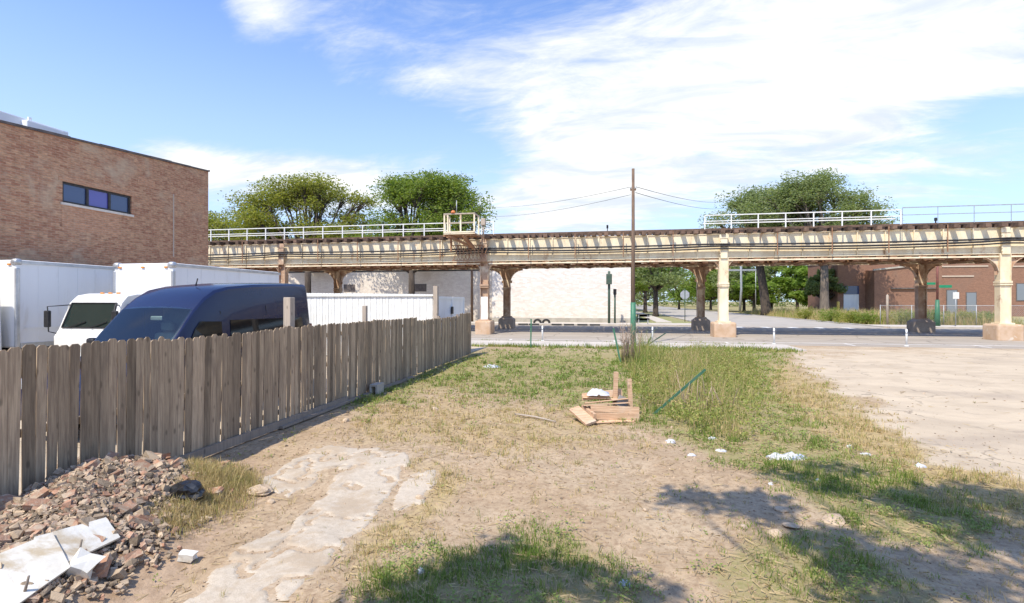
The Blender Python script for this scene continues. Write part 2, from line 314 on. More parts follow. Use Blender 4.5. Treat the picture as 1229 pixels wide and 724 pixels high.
# ------------------------------------------------------------------ ground
FX = -6.1
GREEN = [([(560, 419), (745, 416), (960, 419), (935, 440), (925, 470), (1000, 520), (1060, 555), (1165, 610), (1190, 665), (1050, 655), (960, 600), (880, 560), (780, 515), (640, 478), (520, 470), (430, 500), (470, 462)], 22, .75),
         ([(760, 425), (900, 425), (930, 500), (900, 545), (770, 515), (745, 470)], 14, .7),
         ([(440, 724), (480, 680), (600, 640), (690, 640), (760, 690), (800, 740), (800, 900), (380, 900)], 30, .58),
         ([(880, 640), (1010, 640), (1120, 700), (1200, 800), (900, 800), (860, 690)], 30, .6),
         ([(560, 421), (563, 432), (430, 492), (420, 485), (545, 424)], 6, .9)]
STRAW = [([(940, 430), (1000, 460), (1060, 500), (1229, 575), (1290, 640), (1229, 640), (1060, 565), (940, 500), (880, 440)], 28, .8),
         ([(500, 560), (560, 560), (520, 640), (460, 700), (400, 724), (380, 760), (440, 640)], 24, .55),
         ([(430, 500), (520, 460), (700, 480), (780, 530), (640, 560), (500, 540), (410, 540)], 30, .5),
         ([(170, 640), (215, 560), (310, 570), (300, 620), (200, 670)], 14, .8)]
PALE = [(955, 423), (1100, 416), (1400, 410), (2600, 420), (2600, 900), (1500, 690), (1229, 590), (1120, 540), (1030, 480), (965, 446)]
SLABS = [[(440, 549), (486, 553), (462, 587), (410, 650), (360, 700), (310, 745), (230, 760), (325, 662), (398, 592)], [(322, 577), (385, 543), (402, 549), (345, 587)], [(490, 578), (519, 572), (506, 592), (478, 602)], [(392, 543), (452, 545), (440, 557), (384, 557)], [(300, 660), (335, 640), (300, 690), (230, 740), (200, 740)]]
def masks(x, y):
    px, py, D = proj(x, y); front = D > 1.5
    wob = (fbm(x*1.1+3, y*1.1)-.5)*60*np.clip(8/np.maximum(D, 1.5), .15, 1.5)
    g = np.zeros_like(x); st = np.zeros_like(x)
    for poly, soft, a in GREEN: g = np.maximum(g, a*sstep(-soft, soft, polysd(px+wob, py+wob*.4, poly)))
    for poly, soft, a in STRAW: st = np.maximum(st, a*sstep(-soft, soft, polysd(px+wob, py+wob*.4, poly)))
    pl = sstep(-30, 34, polysd(px+wob*1.5, py+wob*.45, PALE)+(fbm(x*.8+31, y*.8, 4)-.5)*60*np.clip(9/np.maximum(D, 1.5), .3, 1.4)); sb = (np.max([polysd(px, py, q) for q in SLABS], 0)+7)/10
    k = front & (y < 26.6)
    pl = np.where(front & (y < 31), pl, 0.); pl = np.where((x < -6.25) & (y < 26.5), .95, pl)
    return np.where(k, g, np.where(y > 56.5, .85, 0)), np.where(k, st, 0), pl, np.where(front, sb, -3)
def gh(x, y):                                       # ground height
    e = sstep(26., 23.5, y)*sstep(-6.6, -5.6, x)*sstep(14, 9, x)*sstep(-3, 0, y)
    return e*((fbm(x*.55+9, y*.55)-.5)*.12+(fbm(x*3.+1, y*3.)-.5)*.035)
def mound(x, y):
    h = .54*np.exp(-((x+5.65)/.92)**2-((y-4.75)/1.3)**2)+.42*np.exp(-((x+4.75)/.72)**2-((y-3.2)/1.05)**2)
    return h*(.75+.5*fbm(x*2.2, y*2.2))
def axis(a, b, step, lo, hi, g=1.16):
    c = list(np.arange(a, b+step*.5, step)); s = step; q = c[0]; pre = []
    while q > lo: s *= g; q -= s; pre.append(q)
    s = step; q = c[-1]; post = []
    while q < hi: s *= g; q += s; post.append(q)
    return np.array(pre[::-1]+c+post)
gx = axis(-7.5, 15, .09, -1500, 1500); gy = axis(1.8, 27, .09, -300, 2500)
X, Y = np.meshgrid(gx, gy); x = X.ravel(); y = Y.ravel(); g_, s_, p_, b_ = masks(x, y)
nx, ny = len(gx), len(gy); idx = np.arange(nx*ny).reshape(ny, nx)
faces = np.stack([idx[:-1, :-1], idx[:-1, 1:], idx[1:, 1:], idx[1:, :-1]], -1).reshape(-1, 4)
m, t, b = nt('bare_earth'); b.inputs['Roughness'].default_value = .95; b.inputs['Specular IOR Level'].default_value = .15
def attr(n): return N(t, 'ShaderNodeAttribute', attribute_name=n).outputs['Fac']
big = noise(t, .5, 6, .6); mid = noise(t, 2.3, 6, .62); fine = noise(t, 14, 5, .7); grit = noise(t, 70, 3, .7)
vo = N(t, 'ShaderNodeTexVoronoi'); vo.inputs['Scale'].default_value = 26; L(t, N(t, 'ShaderNodeTexCoord').outputs['Object'], vo.inputs['Vector'])
col = mixc(t, ramp(t, mid, .35, .65), (.475, .35, .225), (.375, .27, .17)); col = mixc(t, ramp(t, big, .4, .65, 0, .7), col, (.51, .405, .28)); col = mixc(t, ramp(t, noise(t, 5.5, 6, .7, None, .8), .5, .66, 0, .55), col, (.32, .225, .14))
col = mixc(t, ramp(t, fine, .42, .7, 0, .7), col, (.25, .165, .10)); col = mixc(t, ramp(t, grit, .55, .72, 0, .6), col, (.2, .14, .09))
thr = math_(t, 'ADD', math_(t, 'MULTIPLY', mid, .8), math_(t, 'MULTIPLY', fine, .6))
def patch(a, lo, hi): return ramp(t, math_(t, 'SUBTRACT', math_(t, 'MULTIPLY', a, 1.5), thr), lo, hi)
stc = mixc(t, ramp(t, fine, .35, .65), (.46, .345, .17), (.34, .25, .13)); col = mixc(t, patch(attr('straw'), -.35, .4), col, stc)
grc = mixc(t, ramp(t, fine, .35, .65), (.26, .23, .095), (.34, .275, .14)); col = mixc(t, patch(attr('grassy'), -.35, .35), col, grc)
lotn = noise(t, .7, 7, .62, mapped(t, (.7, 1., 1)), .5); lot = mixc(t, ramp(t, lotn, .38, .68), (.56, .455, .325), (.46, .37, .265)); lot = mixc(t, ramp(t, grit, .5, .75, 0, .4), lot, (.33, .28, .23))
rut = noise(t, 1.3, 5, .6, mapped(t, (.12, 1.4, 1)), .6); lot = mixc(t, ramp(t, rut, .5, .72, 0, .3), lot, (.40, .32, .235)); ck = N(t, 'ShaderNodeTexVoronoi', feature='DISTANCE_TO_EDGE'); ck.inputs['Scale'].default_value = .55; ds_ = N(t, 'ShaderNodeVectorMath', operation='ADD'); nz = N(t, 'ShaderNodeTexNoise'); nz.inputs['Scale'].default_value = 1.6; nz.inputs['Detail'].default_value = 5; L(t, N(t, 'ShaderNodeTexCoord').outputs['Object'], nz.inputs['Vector']); L(t, N(t, 'ShaderNodeTexCoord').outputs['Object'], ds_.inputs[0]); L(t, nz.outputs['Color'], ds_.inputs[1]); L(t, ds_.outputs[0], ck.inputs['Vector']); lot = mixc(t, math_(t, 'MULTIPLY', ramp(t, ck.outputs['Distance'], .004, .022, .7, 0), ramp(t, big, .45, .6)), lot, (.26, .21, .16)); lot = mixc(t, ramp(t, noise(t, .25, 7, .65, mapped(t, (.7, 1.3, 1)), 1.2), .52, .70, 0, .6), lot, (.35, .28, .215))
col = mixc(t, patch(attr('pale'), -.3, .3), col, lot)
slabm = ramp(t, math_(t, 'ADD', attr('slab'), math_(t, 'MULTIPLY', math_(t, 'SUBTRACT', thr, .7), 3.6)), -.15, .25)
slabc = mixc(t, ramp(t, fine, .4, .7), (.57, .485, .385), (.475, .395, .30)); slabc = mixc(t, ramp(t, noise(t, 2.6, 7, .75, None, 1.), .43, .54, 0, .92), slabc, (.44, .32, .215)); slabc = mixc(t, ramp(t, grit, .5, .7, 0, .5), slabc, (.33, .26, .19)); slabm = math_(t, 'MULTIPLY', slabm, .35); col = mixc(t, slabm, col, slabc)
col = mixc(t, ramp(t, vo.outputs['Distance'], .03, .10, .7, 0), col, (.58, .51, .43))
L(t, col, b.inputs['Base Color'])
hh = math_(t, 'ADD', math_(t, 'MULTIPLY', fine, .6), math_(t, 'MULTIPLY', grit, .4)); hh = math_(t, 'ADD', hh, math_(t, 'MULTIPLY', mid, .4)); bump(t, b, hh, .6, .03); M['ground'] = m
gr = npmesh('ground', np.stack([x, y, gh(x, y)], -1), faces, m, col={'grassy': g_, 'straw': s_, 'pale': p_, 'slab': b_}, smooth=True); tag(gr, kind='structure')
m, t, b = nt('worn_concrete'); b.inputs['Roughness'].default_value = .9; b.inputs['Specular IOR Level'].default_value = .2
na, nb, nc = noise(t, 1.5, 7, .7, None, .6), noise(t, 16, 5, .7), noise(t, 80, 3, .7)
cc_ = mixc(t, ramp(t, nb, .35, .7), (.54, .46, .36), (.455, .38, .29)); cc_ = mixc(t, ramp(t, na, .45, .6, 0, .8), cc_, (.42, .325, .225)); cc_ = mixc(t, ramp(t, nc, .52, .7, 0, .6), cc_, (.32, .265, .205))
L(t, cc_, b.inputs['Base Color']); bump(t, b, math_(t, 'ADD', nb, nc), .5, .012); M['worn_concrete'] = m
st_ = .022; ax_ = np.arange(-5.6, .2, st_); ay_ = np.arange(3.2, 8.6, st_); X, Y = np.meshgrid(ax_, ay_); PX, PY, _ = proj(X, Y); sd_ = np.max([polysd(PX, PY, q) for q in SLABS], 0)/11
n1_ = fbm(X*3.1+80, Y*3.1, 5)-.5; n2_ = fbm(X*1.1+11, Y*1.1+4, 4)-.5; crk = np.abs(fbm(X*1.4+50, Y*1.4, 4)-.5); inn = (sd_+n1_*1.5+n2_*.7 > -.75) & (crk > .007); Z = gh(X, Y)+.014+n1_*.008
f4 = inn[:-1, :-1] & inn[:-1, 1:] & inn[1:, 1:] & inn[1:, :-1]; full = np.zeros_like(inn); full[1:-1, 1:-1] = f4[:-1, :-1] & f4[:-1, 1:] & f4[1:, :-1] & f4[1:, 1:]; Z = np.where(full, Z, gh(X, Y)-.006)
idx = np.arange(X.size).reshape(X.shape); Fq = np.stack([idx[:-1, :-1], idx[:-1, 1:], idx[1:, 1:], idx[1:, :-1]], -1)[f4]; used = np.unique(Fq); rm = np.full(X.size, -1); rm[used] = np.arange(len(used)); P = np.stack([X.ravel(), Y.ravel(), Z.ravel()], -1)[used]
tag(npmesh('concrete_path', P, rm[Fq], M['worn_concrete'], smooth=False), kind='structure')
def strip(name, x0, x1, y0, y1, z, m, step=None):
    o = MB().add([(x0, y0, z), (x1, y0, z), (x1, y1, z), (x0, y1, z)], [(0, 1, 2, 3)]).build(name, m); return tag(o, kind='structure')
M['asphalt'] = mat('asphalt', (.40, .345, .28), (.33, .285, .235), .5, .85, third=(.45, .395, .325), tscale=.35, tl=.5, th=.7, sc3=(.35, 2, 1), bmp=.1)
t = M['asphalt'].node_tree; b = t.nodes['Principled BSDF']; src = b.inputs['Base Color'].links[0].from_socket; vk = N(t, 'ShaderNodeTexVoronoi', feature='DISTANCE_TO_EDGE'); vk.inputs['Scale'].default_value = .3; nz = N(t, 'ShaderNodeTexNoise'); nz.inputs['Scale'].default_value = .8; nz.inputs['Detail'].default_value = 6; tcx = N(t, 'ShaderNodeTexCoord').outputs['Object']; L(t, tcx, nz.inputs['Vector']); ad = N(t, 'ShaderNodeVectorMath', operation='ADD'); L(t, tcx, ad.inputs[0]); L(t, nz.outputs['Color'], ad.inputs[1]); L(t, ad.outputs[0], vk.inputs['Vector'])
cc_ = mixc(t, ramp(t, vk.outputs['Distance'], .003, .02, .6, 0), src, (.16, .135, .11)); cc_ = mixc(t, ramp(t, noise(t, .5, 6, .7, mapped(t, (.15, 1.3, 1))), .52, .7, 0, .5), cc_, (.27, .23, .19)); L(t, cc_, b.inputs['Base Color'])
M['side_asphalt'] = mat('side_asphalt', (.42, .375, .32), (.36, .325, .28), .4, .9)
M['walk'] = mat('sidewalk_concrete', (.56, .50, .43), (.47, .42, .36), .8, .9, third=(.35, .3, .25), tscale=.8, tl=.6, th=.75)
M['kerb'] = mat('kerb_concrete', (.5, .46, .4), (.4, .36, .31), 1.5, .9)
M['line'] = mat('road_paint', (.75, .73, .69), (.5, .47, .43), 2.5, .7, lo=.5, hi=.75)
strip('road', -400, 400, 30.2, 52, .004, M['asphalt']); strip('side_street', 10, 25, 52, 500, .004, M['side_asphalt'])
sw = MB().b2((-60, 26.9, -.2), (9.5, 29.9, .06)).build('sidewalk', M['walk']); tag(sw, kind='structure')
kb = MB().b2((-60, 29.9, -.2), (9.5, 30.2, .075)).build('kerb', M['kerb']); tag(kb, kind='structure')
for a, c in ((-300, 9.7), (25.3, 300)):
    tag(MB().b2((a, 52.2, -.2), (c, 56.5, .11)).build('sidewalk', M['walk']), kind='structure'); tag(MB().b2((a, 52, -.2), (c, 52.2, .12)).build('kerb', M['kerb']), kind='structure')
tag(MB().b2((5.5, 60, -.2), (7.2, 400, .1)).build('sidewalk', M['walk']), kind='structure')
for a, c in ((9.7, 10), (25, 25.3)): tag(MB().b2((a, 52.5, -.2), (c, 400, .11)).build('kerb', M['kerb']), kind='structure')
ln = MB()
ln.b2((-300, 32.0, .006), (300, 32.13, .008)); ln.b2((-300, 41.4, .006), (300, 41.52, .008)); ln.b2((-300, 41.75, .006), (300, 41.87, .008))
for k in range(-12, 20): ln.b2((k*6.4+.4, 30.75, .0055), (k*6.4+.52, 31.99, .0075))
for k in range(6): ln.b2((9.5+k*2.3, 50.0, .006), (10.2+k*2.3, 51.6, .008))
tag(ln.build('lane_markings', M['line']), kind='structure')
# lawns beside the side street and right lot
M['lawn'] = mat('lawn', (.2, .22, .07), (.3, .29, .13), 2, .95, third=(.36, .29, .17), tscale=.25, tl=.5, th=.62)
M['dry_lawn'] = mat('dry_lawn', (.36, .31, .13), (.44, .36, .18), .9, .95, third=(.24, .24, .09), tscale=.3, tl=.5, th=.6)
strip('lawn', 2.8, 9.6, 58.5, 300, .008, M['lawn']); strip('dry_field', 25.4, 200, 56.6, 94, .008, M['dry_lawn'])
# ------------------------------------------------------------------ blades
def blades(name, bx, by, bz, h, w, hue, m, lean=.5, nseg=2, parent=None):
    n = len(bx); ang = RNG.random(n)*2*PI; la = RNG.random(n)*2*PI; lm = RNG.random(n)*lean*h
    cx, cy = np.cos(ang)*w/2, np.sin(ang)*w/2; lx, ly = np.cos(la)*lm, np.sin(la)*lm; Z = bz
    V = np.empty((n, 5, 3), np.float32)
    V[:, 0] = np.stack([bx-cx, by-cy, Z-.01], -1); V[:, 1] = np.stack([bx+cx, by+cy, Z-.01], -1)
    V[:, 2] = np.stack([bx+cx*.7+lx*.4, by+cy*.7+ly*.4, Z+h*.6], -1); V[:, 3] = np.stack([bx-cx*.7+lx*.4, by-cy*.7+ly*.4, Z+h*.6], -1)
    V[:, 4] = np.stack([bx+lx, by+ly, Z+h*np.sqrt(np.maximum(.2, 1-(lm/h)**2*.6))], -1)
    base = np.arange(n)[:, None]*5; Fq = np.concatenate([base+np.array([[0, 1, 2]]), base+np.array([[0, 2, 3]]), base+np.array([[3, 2, 4]])])
    return npmesh(name, V.reshape(-1, 3), Fq, m, parent, {'hue': np.repeat(hue, 5)})
m, t, b = nt('grass_blades'); h_ = N(t, 'ShaderNodeAttribute', attribute_name='hue').outputs['Fac']
col = mixc(t, ramp(t, h_, 0, .45, smooth=False), (.14, .215, .035), (.27, .33, .07)); col = mixc(t, ramp(t, h_, .4, .62, smooth=False), col, (.40, .34, .13)); col = mixc(t, ramp(t, h_, .68, .95, smooth=False), col, (.58, .44, .22))
L(t, col, b.inputs['Base Color']); b.inputs['Roughness'].default_value = .65; b.inputs['Specular IOR Level'].default_value = .2
tr = N(t, 'ShaderNodeBsdfTranslucent'); L(t, col, tr.inputs[0]); mx = N(t, 'ShaderNodeMixShader'); mx.inputs[0].default_value = .3; L(t, b.outputs[0], mx.inputs[1]); L(t, tr.outputs[0], mx.inputs[2]); L(t, mx.outputs[0], t.nodes['Material Output'].inputs[0]); M['blades'] = m
def grow(n, ylo, yhi, tuft, hmin, hmax, wid, kx=(-8, 24)):
    # tufts: candidate positions with density falling off with distance
    D = np.exp(RNG.uniform(math.log(ylo), math.log(yhi), n)); lat = (RNG.random(n)*2.3-1.15)*D; X = -SA*D+CA*lat; Y = CA*D+SA*lat
    ok = (X > FX+.12) & (X < kx[1]) & (Y < 26.7); X = X[ok]; Y = Y[ok]; D = D[ok]
    g, s, p, sb = masks(X, Y); cl = fbm(X*1.5+40, Y*1.5, 4); cl2 = fbm(X*5+4, Y*5, 3)
    dg = g*sstep(.40, .64, cl*.55+cl2*.45)*1.35; ds = s*sstep(.4, .62, cl2*.6+(1-cl)*.4)*1.1+.035; keepout = (sb > -.3)*.8
    pr = np.clip((dg+ds)*(1-keepout)*(1-.992*sstep(.35, .75, p)), 0, 1); ok = RNG.random(len(X)) < pr
    X, Y, D, dg, ds, cl = X[ok], Y[ok], D[ok], dg[ok], ds[ok], cl[ok]; n = len(X); fr = ds/(dg+ds+1e-6)
    size = RNG.uniform(.5, 1, n)*np.clip(.55+.9*(dg+ds), .4, 1.25)
    bx = np.repeat(X, tuft)+RNG.normal(0, .05, n*tuft)*np.repeat(size, tuft); by = np.repeat(Y, tuft)+RNG.normal(0, .05, n*tuft)*np.repeat(size, tuft)
    h = RNG.uniform(hmin, hmax, n*tuft)*np.repeat(size, tuft); w = wid*np.repeat(np.clip(D/7, .75, 3.2), tuft)*RNG.uniform(.7, 1.3, n*tuft)
    hue = np.clip(np.repeat(fr*.62+RNG.normal(0, .12, n)+(.5-cl)*.5, tuft)+RNG.normal(.15, .2, n*tuft), 0, 1)
    return bx, by, gh(bx, by), h, w, hue
parts = [grow(80000, 3.2, 27, 5, .03, .12, .0085), grow(5000, 3.5, 27, 9, .10, .24, .007)]
A = [np.concatenate(q) for q in zip(*parts)]
tag(blades('grass', *A, M['blades'], lean=1.1), kind='stuff', label='patchy green and straw coloured grass on the vacant lot', cat='grass')
# tall weed thicket around the leaning post, weeds by the rubble
def thicket(n, poly, tuft, hmin, hmax, wid, hue0, hs, spread=.07, zf=None, hv=1.1):
    P = np.array(poly); lo, hi = P.min(0), P.max(0); X = RNG.uniform(lo[0], hi[0], n); Y = RNG.uniform(lo[1], hi[1], n); sd = polysd(X, Y, poly); ok = (sd > 0) & (RNG.random(n) < sstep(.15, .55, fbm(X*2+7, Y*2))*sstep(-.05, .3, sd)); X, Y, sd = X[ok], Y[ok], sd[ok]; n = len(X)
    size = np.clip(.3+sd*.7, 0, 1)*RNG.uniform(.5, 1.1, n)*(.55+.9*fbm(X*1.6+21, Y*1.6, 3)); rep = lambda a: np.repeat(a, tuft)
    bx = rep(X)+RNG.normal(0, spread, n*tuft); by = rep(Y)+RNG.normal(0, spread, n*tuft); h = RNG.uniform(hmin, hmax, n*tuft)*rep(size)
    hue = np.clip(rep(RNG.normal(hue0, hs, n)+(fbm(X*1.9+5, Y*1.9+60, 3)-.5)*hv)+RNG.normal(0, .12, n*tuft), 0, 1); z = gh(bx, by) if zf is None else zf(bx, by)
    return bx, by, z, h, wid*RNG.uniform(.7, 1.3, n*tuft), hue
W1 = [gp(*q)[:2] for q in ((758, 480), (765, 440), (830, 425), (905, 436), (925, 490), (895, 532), (830, 518), (795, 505), (768, 500))]
W1c = [gp(*q)[:2] for q in ((738, 448), (742, 424), (800, 422), (806, 446), (790, 470), (755, 466))]
W1b = [gp(*q)[:2] for q in ((735, 440), (760, 424), (900, 424), (880, 440), (780, 450))]
A = [np.concatenate(q) for q in zip(thicket(1700, W1, 8, .2, .9, .009, .62, .28), thicket(260, W1, 5, .75, 1.25, .008, .8, .15), thicket(650, W1b, 7, .25, .75, .016, .52, .24), thicket(420, W1c, 8, .5, 1.35, .014, .5, .25))]
tag(blades('tall_weeds', *A, M['blades'], lean=.75), kind='stuff', label='tall tangle of green and straw weeds around the leaning post', cat='weeds')
_P = np.array(W1); lo, hi = _P.min(0), _P.max(0); X = RNG.uniform(lo[0], hi[0], 7500); Y = RNG.uniform(lo[1], hi[1], 7500); c_ = fbm(X*1.3+33, Y*1.3); ok = (polysd(X, Y, W1) > -.1) & (RNG.random(len(X)) < sstep(.38, .6, c_)); X, Y, c_ = X[ok], Y[ok], c_[ok]; n_ = len(X); k_ = 7
hh_ = np.repeat(RNG.uniform(.1, .72, n_)*sstep(.3, .65, c_), k_); P = np.stack([np.repeat(X, k_)+RNG.normal(0, .05, n_*k_), np.repeat(Y, k_)+RNG.normal(0, .05, n_*k_), hh_*RNG.uniform(.3, 1, n_*k_)+.02], -1)
u = RNG.normal(0, 1, P.shape); u /= np.linalg.norm(u, axis=1, keepdims=True); v = np.cross(u, RNG.normal(0, 1, P.shape)); v /= np.linalg.norm(v, axis=1, keepdims=True); sz = RNG.uniform(.016, .045, len(P))[:, None]
V = np.stack([P-u*sz, P+v*sz*.45, P+u*sz, P-v*sz*.45], 1).reshape(-1, 3); M['thicket_leaf'] = leafmat('thicket_leaves', (.19, .27, .055), (.34, .34, .1), (.52, .38, .2), .35)
tag(npmesh('thicket_leaves', V, np.arange(len(V)).reshape(-1, 4), M['thicket_leaf']), kind='stuff', label='small leaves of the tall weeds around the leaning post', cat='weeds')
W2 = [gp(*q)[:2] for q in ((170, 650), (205, 600), (215, 570), (300, 562), (320, 590), (270, 620), (215, 660))]
W2b = [gp(*q)[:2] for q in ((165, 575), (190, 555), (215, 560), (200, 580))]
A = [np.concatenate(q) for q in zip(thicket(4200, W2, 9, .10, .36, .006, .84, .13, hv=.25, zf=lambda a, c: gh(a, c)+mound(a, c)*.9), thicket(260, W2b, 10, .1, .34, .01, .15, .1, zf=lambda a, c: gh(a, c)+mound(a, c)*.9))]
tag(blades('dry_weeds', *A, M['blades'], lean=.9), kind='stuff', label='dry brown weeds growing at the edge of the rubble', cat='weeds')
W3 = [at_y(*q) for q in ((860, 66), (905, 62), (1010, 58), (1020, 66), (1060, 80), (850, 90))]; W3 = [(25.8, 66), (27, 58), (40, 57.8), (44, 66), (42, 80), (26, 110)]
A = thicket(7000, W3, 7, .5, 1.6, .06, .72, .2, .35, zf=lambda a, c: a*0)
tag(blades('dry_field_weeds', *A, M['blades'], lean=.5), kind='stuff', label='tall dry weeds in the field beyond the railway', cat='weeds')
W4 = [(-25, 29.95), (9, 29.95), (9, 30.15), (-25, 30.15)]; W5 = [(-8, 26.3), (9, 26.0), (9, 27.1), (-8, 27.0)]
A = [np.concatenate(q) for q in zip(thicket(500, W4, 6, .15, .4, .025, .35, .2, .12, zf=lambda a, c: a*0+.07), thicket(1500, W5, 6, .3, .6, .025, .3, .2, .12, zf=lambda a, c: a*0+.0))]
tag(blades('kerb_grass', *A, M['blades'], lean=.7), kind='stuff', label='ragged grass along the sidewalk and kerb edge', cat='grass')
def broadleaf(n):
    D = np.exp(RNG.uniform(math.log(3.4), math.log(27), n)); lat = (RNG.random(n)*2.3-1.15)*D; X = -SA*D+CA*lat; Y = CA*D+SA*lat; ok = (X > FX+.1) & (Y < 26.7); X, Y, D = X[ok], Y[ok], D[ok]
    g, s, p, sb = masks(X, Y); c = fbm(X*2.3+70, Y*2.3, 4); pr = np.clip(g*1.6*sstep(.48, .66, c)+.01, 0, 1)*(1-.95*sstep(.3, .7, p))*(sb < -.3); ok = RNG.random(len(X)) < pr; X, Y, D = X[ok], Y[ok], D[ok]; k = 9; n = len(X)
    sp = np.repeat(np.clip(D/9, .7, 2), k); x = np.repeat(X, k)+RNG.normal(0, .05, n*k)*sp; y = np.repeat(Y, k)+RNG.normal(0, .05, n*k)*sp
    return np.stack([x, y, gh(x, y)+RNG.uniform(.01, .09, n*k)*sp**.5], -1), sp
P, sp = broadleaf(26000); V, Fq = None, None
u = RNG.normal(0, 1, P.shape); u[:, 2] = np.abs(u[:, 2])*.45; u /= np.linalg.norm(u, axis=1, keepdims=True); v = np.cross(u, RNG.normal(0, .35, P.shape)+np.array([0, 0, 1.])); v /= np.linalg.norm(v, axis=1, keepdims=True); sz = (RNG.uniform(.011, .03, len(P))*sp)[:, None]
V = np.stack([P-u*sz, P+v*sz*.55, P+u*sz, P-v*sz*.55], 1).reshape(-1, 3); M['weed_leaf'] = leafmat('weed_leaves', (.19, .26, .06), (.27, .32, .09), (.36, .36, .13), .3)
tag(npmesh('ground_weeds', V, np.arange(len(V)).reshape(-1, 4), M['weed_leaf']), kind='stuff', label='low broad-leaved green weeds among the lot grass', cat='weeds')
mb = MB(); random.seed(77)
cl_ = MB(); random.seed(79)
for k in range(6000):
    D = math.exp(random.uniform(math.log(3.6), math.log(16))); la = random.uniform(-1.0, 1.1)*D; x_, y_ = -SA*D+CA*la, CA*D+SA*la
    if x_ < FX+.2 or y_ > 16 or x_ > 4.5: continue
    r_ = random.uniform(.005, .016)*min(2.2, max(.8, D/6)); cl_.chunk((x_, y_, float(gh(np.array([x_]), np.array([y_]))[0])), r_)
M['clod'] = mat('earth_clod', (.42, .30, .19), (.31, .215, .135), 14, .95, island=.35); tag(cl_.build('clods', M['clod']), kind='stuff', label='crumbs and clods of dry earth over the bare soil', cat='earth')
random.seed(77)
for k in range(3600):
    D = math.exp(random.uniform(math.log(3.6), math.log(18))); la = random.uniform(-1.1, 1.1)*D; x_, y_ = -SA*D+CA*la, CA*D+SA*la
    if x_ < FX+.2 or y_ > 25 or (x_ > 6 and y_ > 7 and random.random() < .75): continue
    r_ = random.uniform(.004, .013)*min(2.2, max(.8, D/6))*(2 if random.random() < .04 else 1); mb.rock((x_, y_, float(gh(np.array([x_]), np.array([y_]))[0])+r_*.2), r_, flat=.7)
random.seed(78)
for k in range(9000):
    D = math.exp(random.uniform(math.log(3.6), math.log(14))); la = random.uniform(-1.1, 1.0)*D; x_, y_ = -SA*D+CA*la, CA*D+SA*la
    if x_ < FX+.2 or x_ > 7: continue
    if x_ > -2.2 and random.random() < .55: continue
    r_ = random.uniform(.003, .009)*min(2.2, max(.8, D/6))*(2.2 if random.random() < .03 else 1); mb.chunk((x_, y_, float(gh(np.array([x_]), np.array([y_]))[0])+r_*.3), r_)
tag(mb.build('pebbles', M['chunk']), kind='stuff', label='small pebbles strewn over the bare earth', cat='pebbles')
def straws(n):
    D = np.exp(RNG.uniform(math.log(3.4), math.log(22), n)); lat = (RNG.random(n)*2.3-1.15)*D; X = -SA*D+CA*lat; Y = CA*D+SA*lat; ok = (X > FX+.15) & (Y < 26); X, Y, D = X[ok], Y[ok], D[ok]; g, s, p, sb = masks(X, Y)
    ok = RNG.random(len(X)) < np.clip(.12+.8*np.maximum(g, s), 0, 1)*(1-.85*p)*(sb < .2); X, Y, D = X[ok], Y[ok], D[ok]; n = len(X); a = RNG.random(n)*2*PI; l = RNG.uniform(.02, .09, n)*np.clip(D/7, .8, 2); w = .0035*np.clip(D/6, .8, 2.5); z = gh(X, Y)+RNG.uniform(.006, .03, n); dx, dy = np.cos(a), np.sin(a)
    V = np.stack([np.stack([X-dx*l-dy*w, Y-dy*l+dx*w, z], -1), np.stack([X-dx*l+dy*w, Y-dy*l-dx*w, z], -1), np.stack([X+dx*l+dy*w, Y+dy*l-dx*w, z+RNG.uniform(-.004, .02, n)], -1), np.stack([X+dx*l-dy*w, Y+dy*l+dx*w, z+.004], -1)], 1).reshape(-1, 3)
    return V
V = straws(36000); M['straw'] = leafmat('dry_straw', (.52, .40, .22), (.42, .31, .17), (.3, .2, .11), .2)
tag(npmesh('dry_straw', V, np.arange(len(V)).reshape(-1, 4), M['straw']), kind='stuff', label='dry straw and dead stems strewn over the lot', cat='straw')
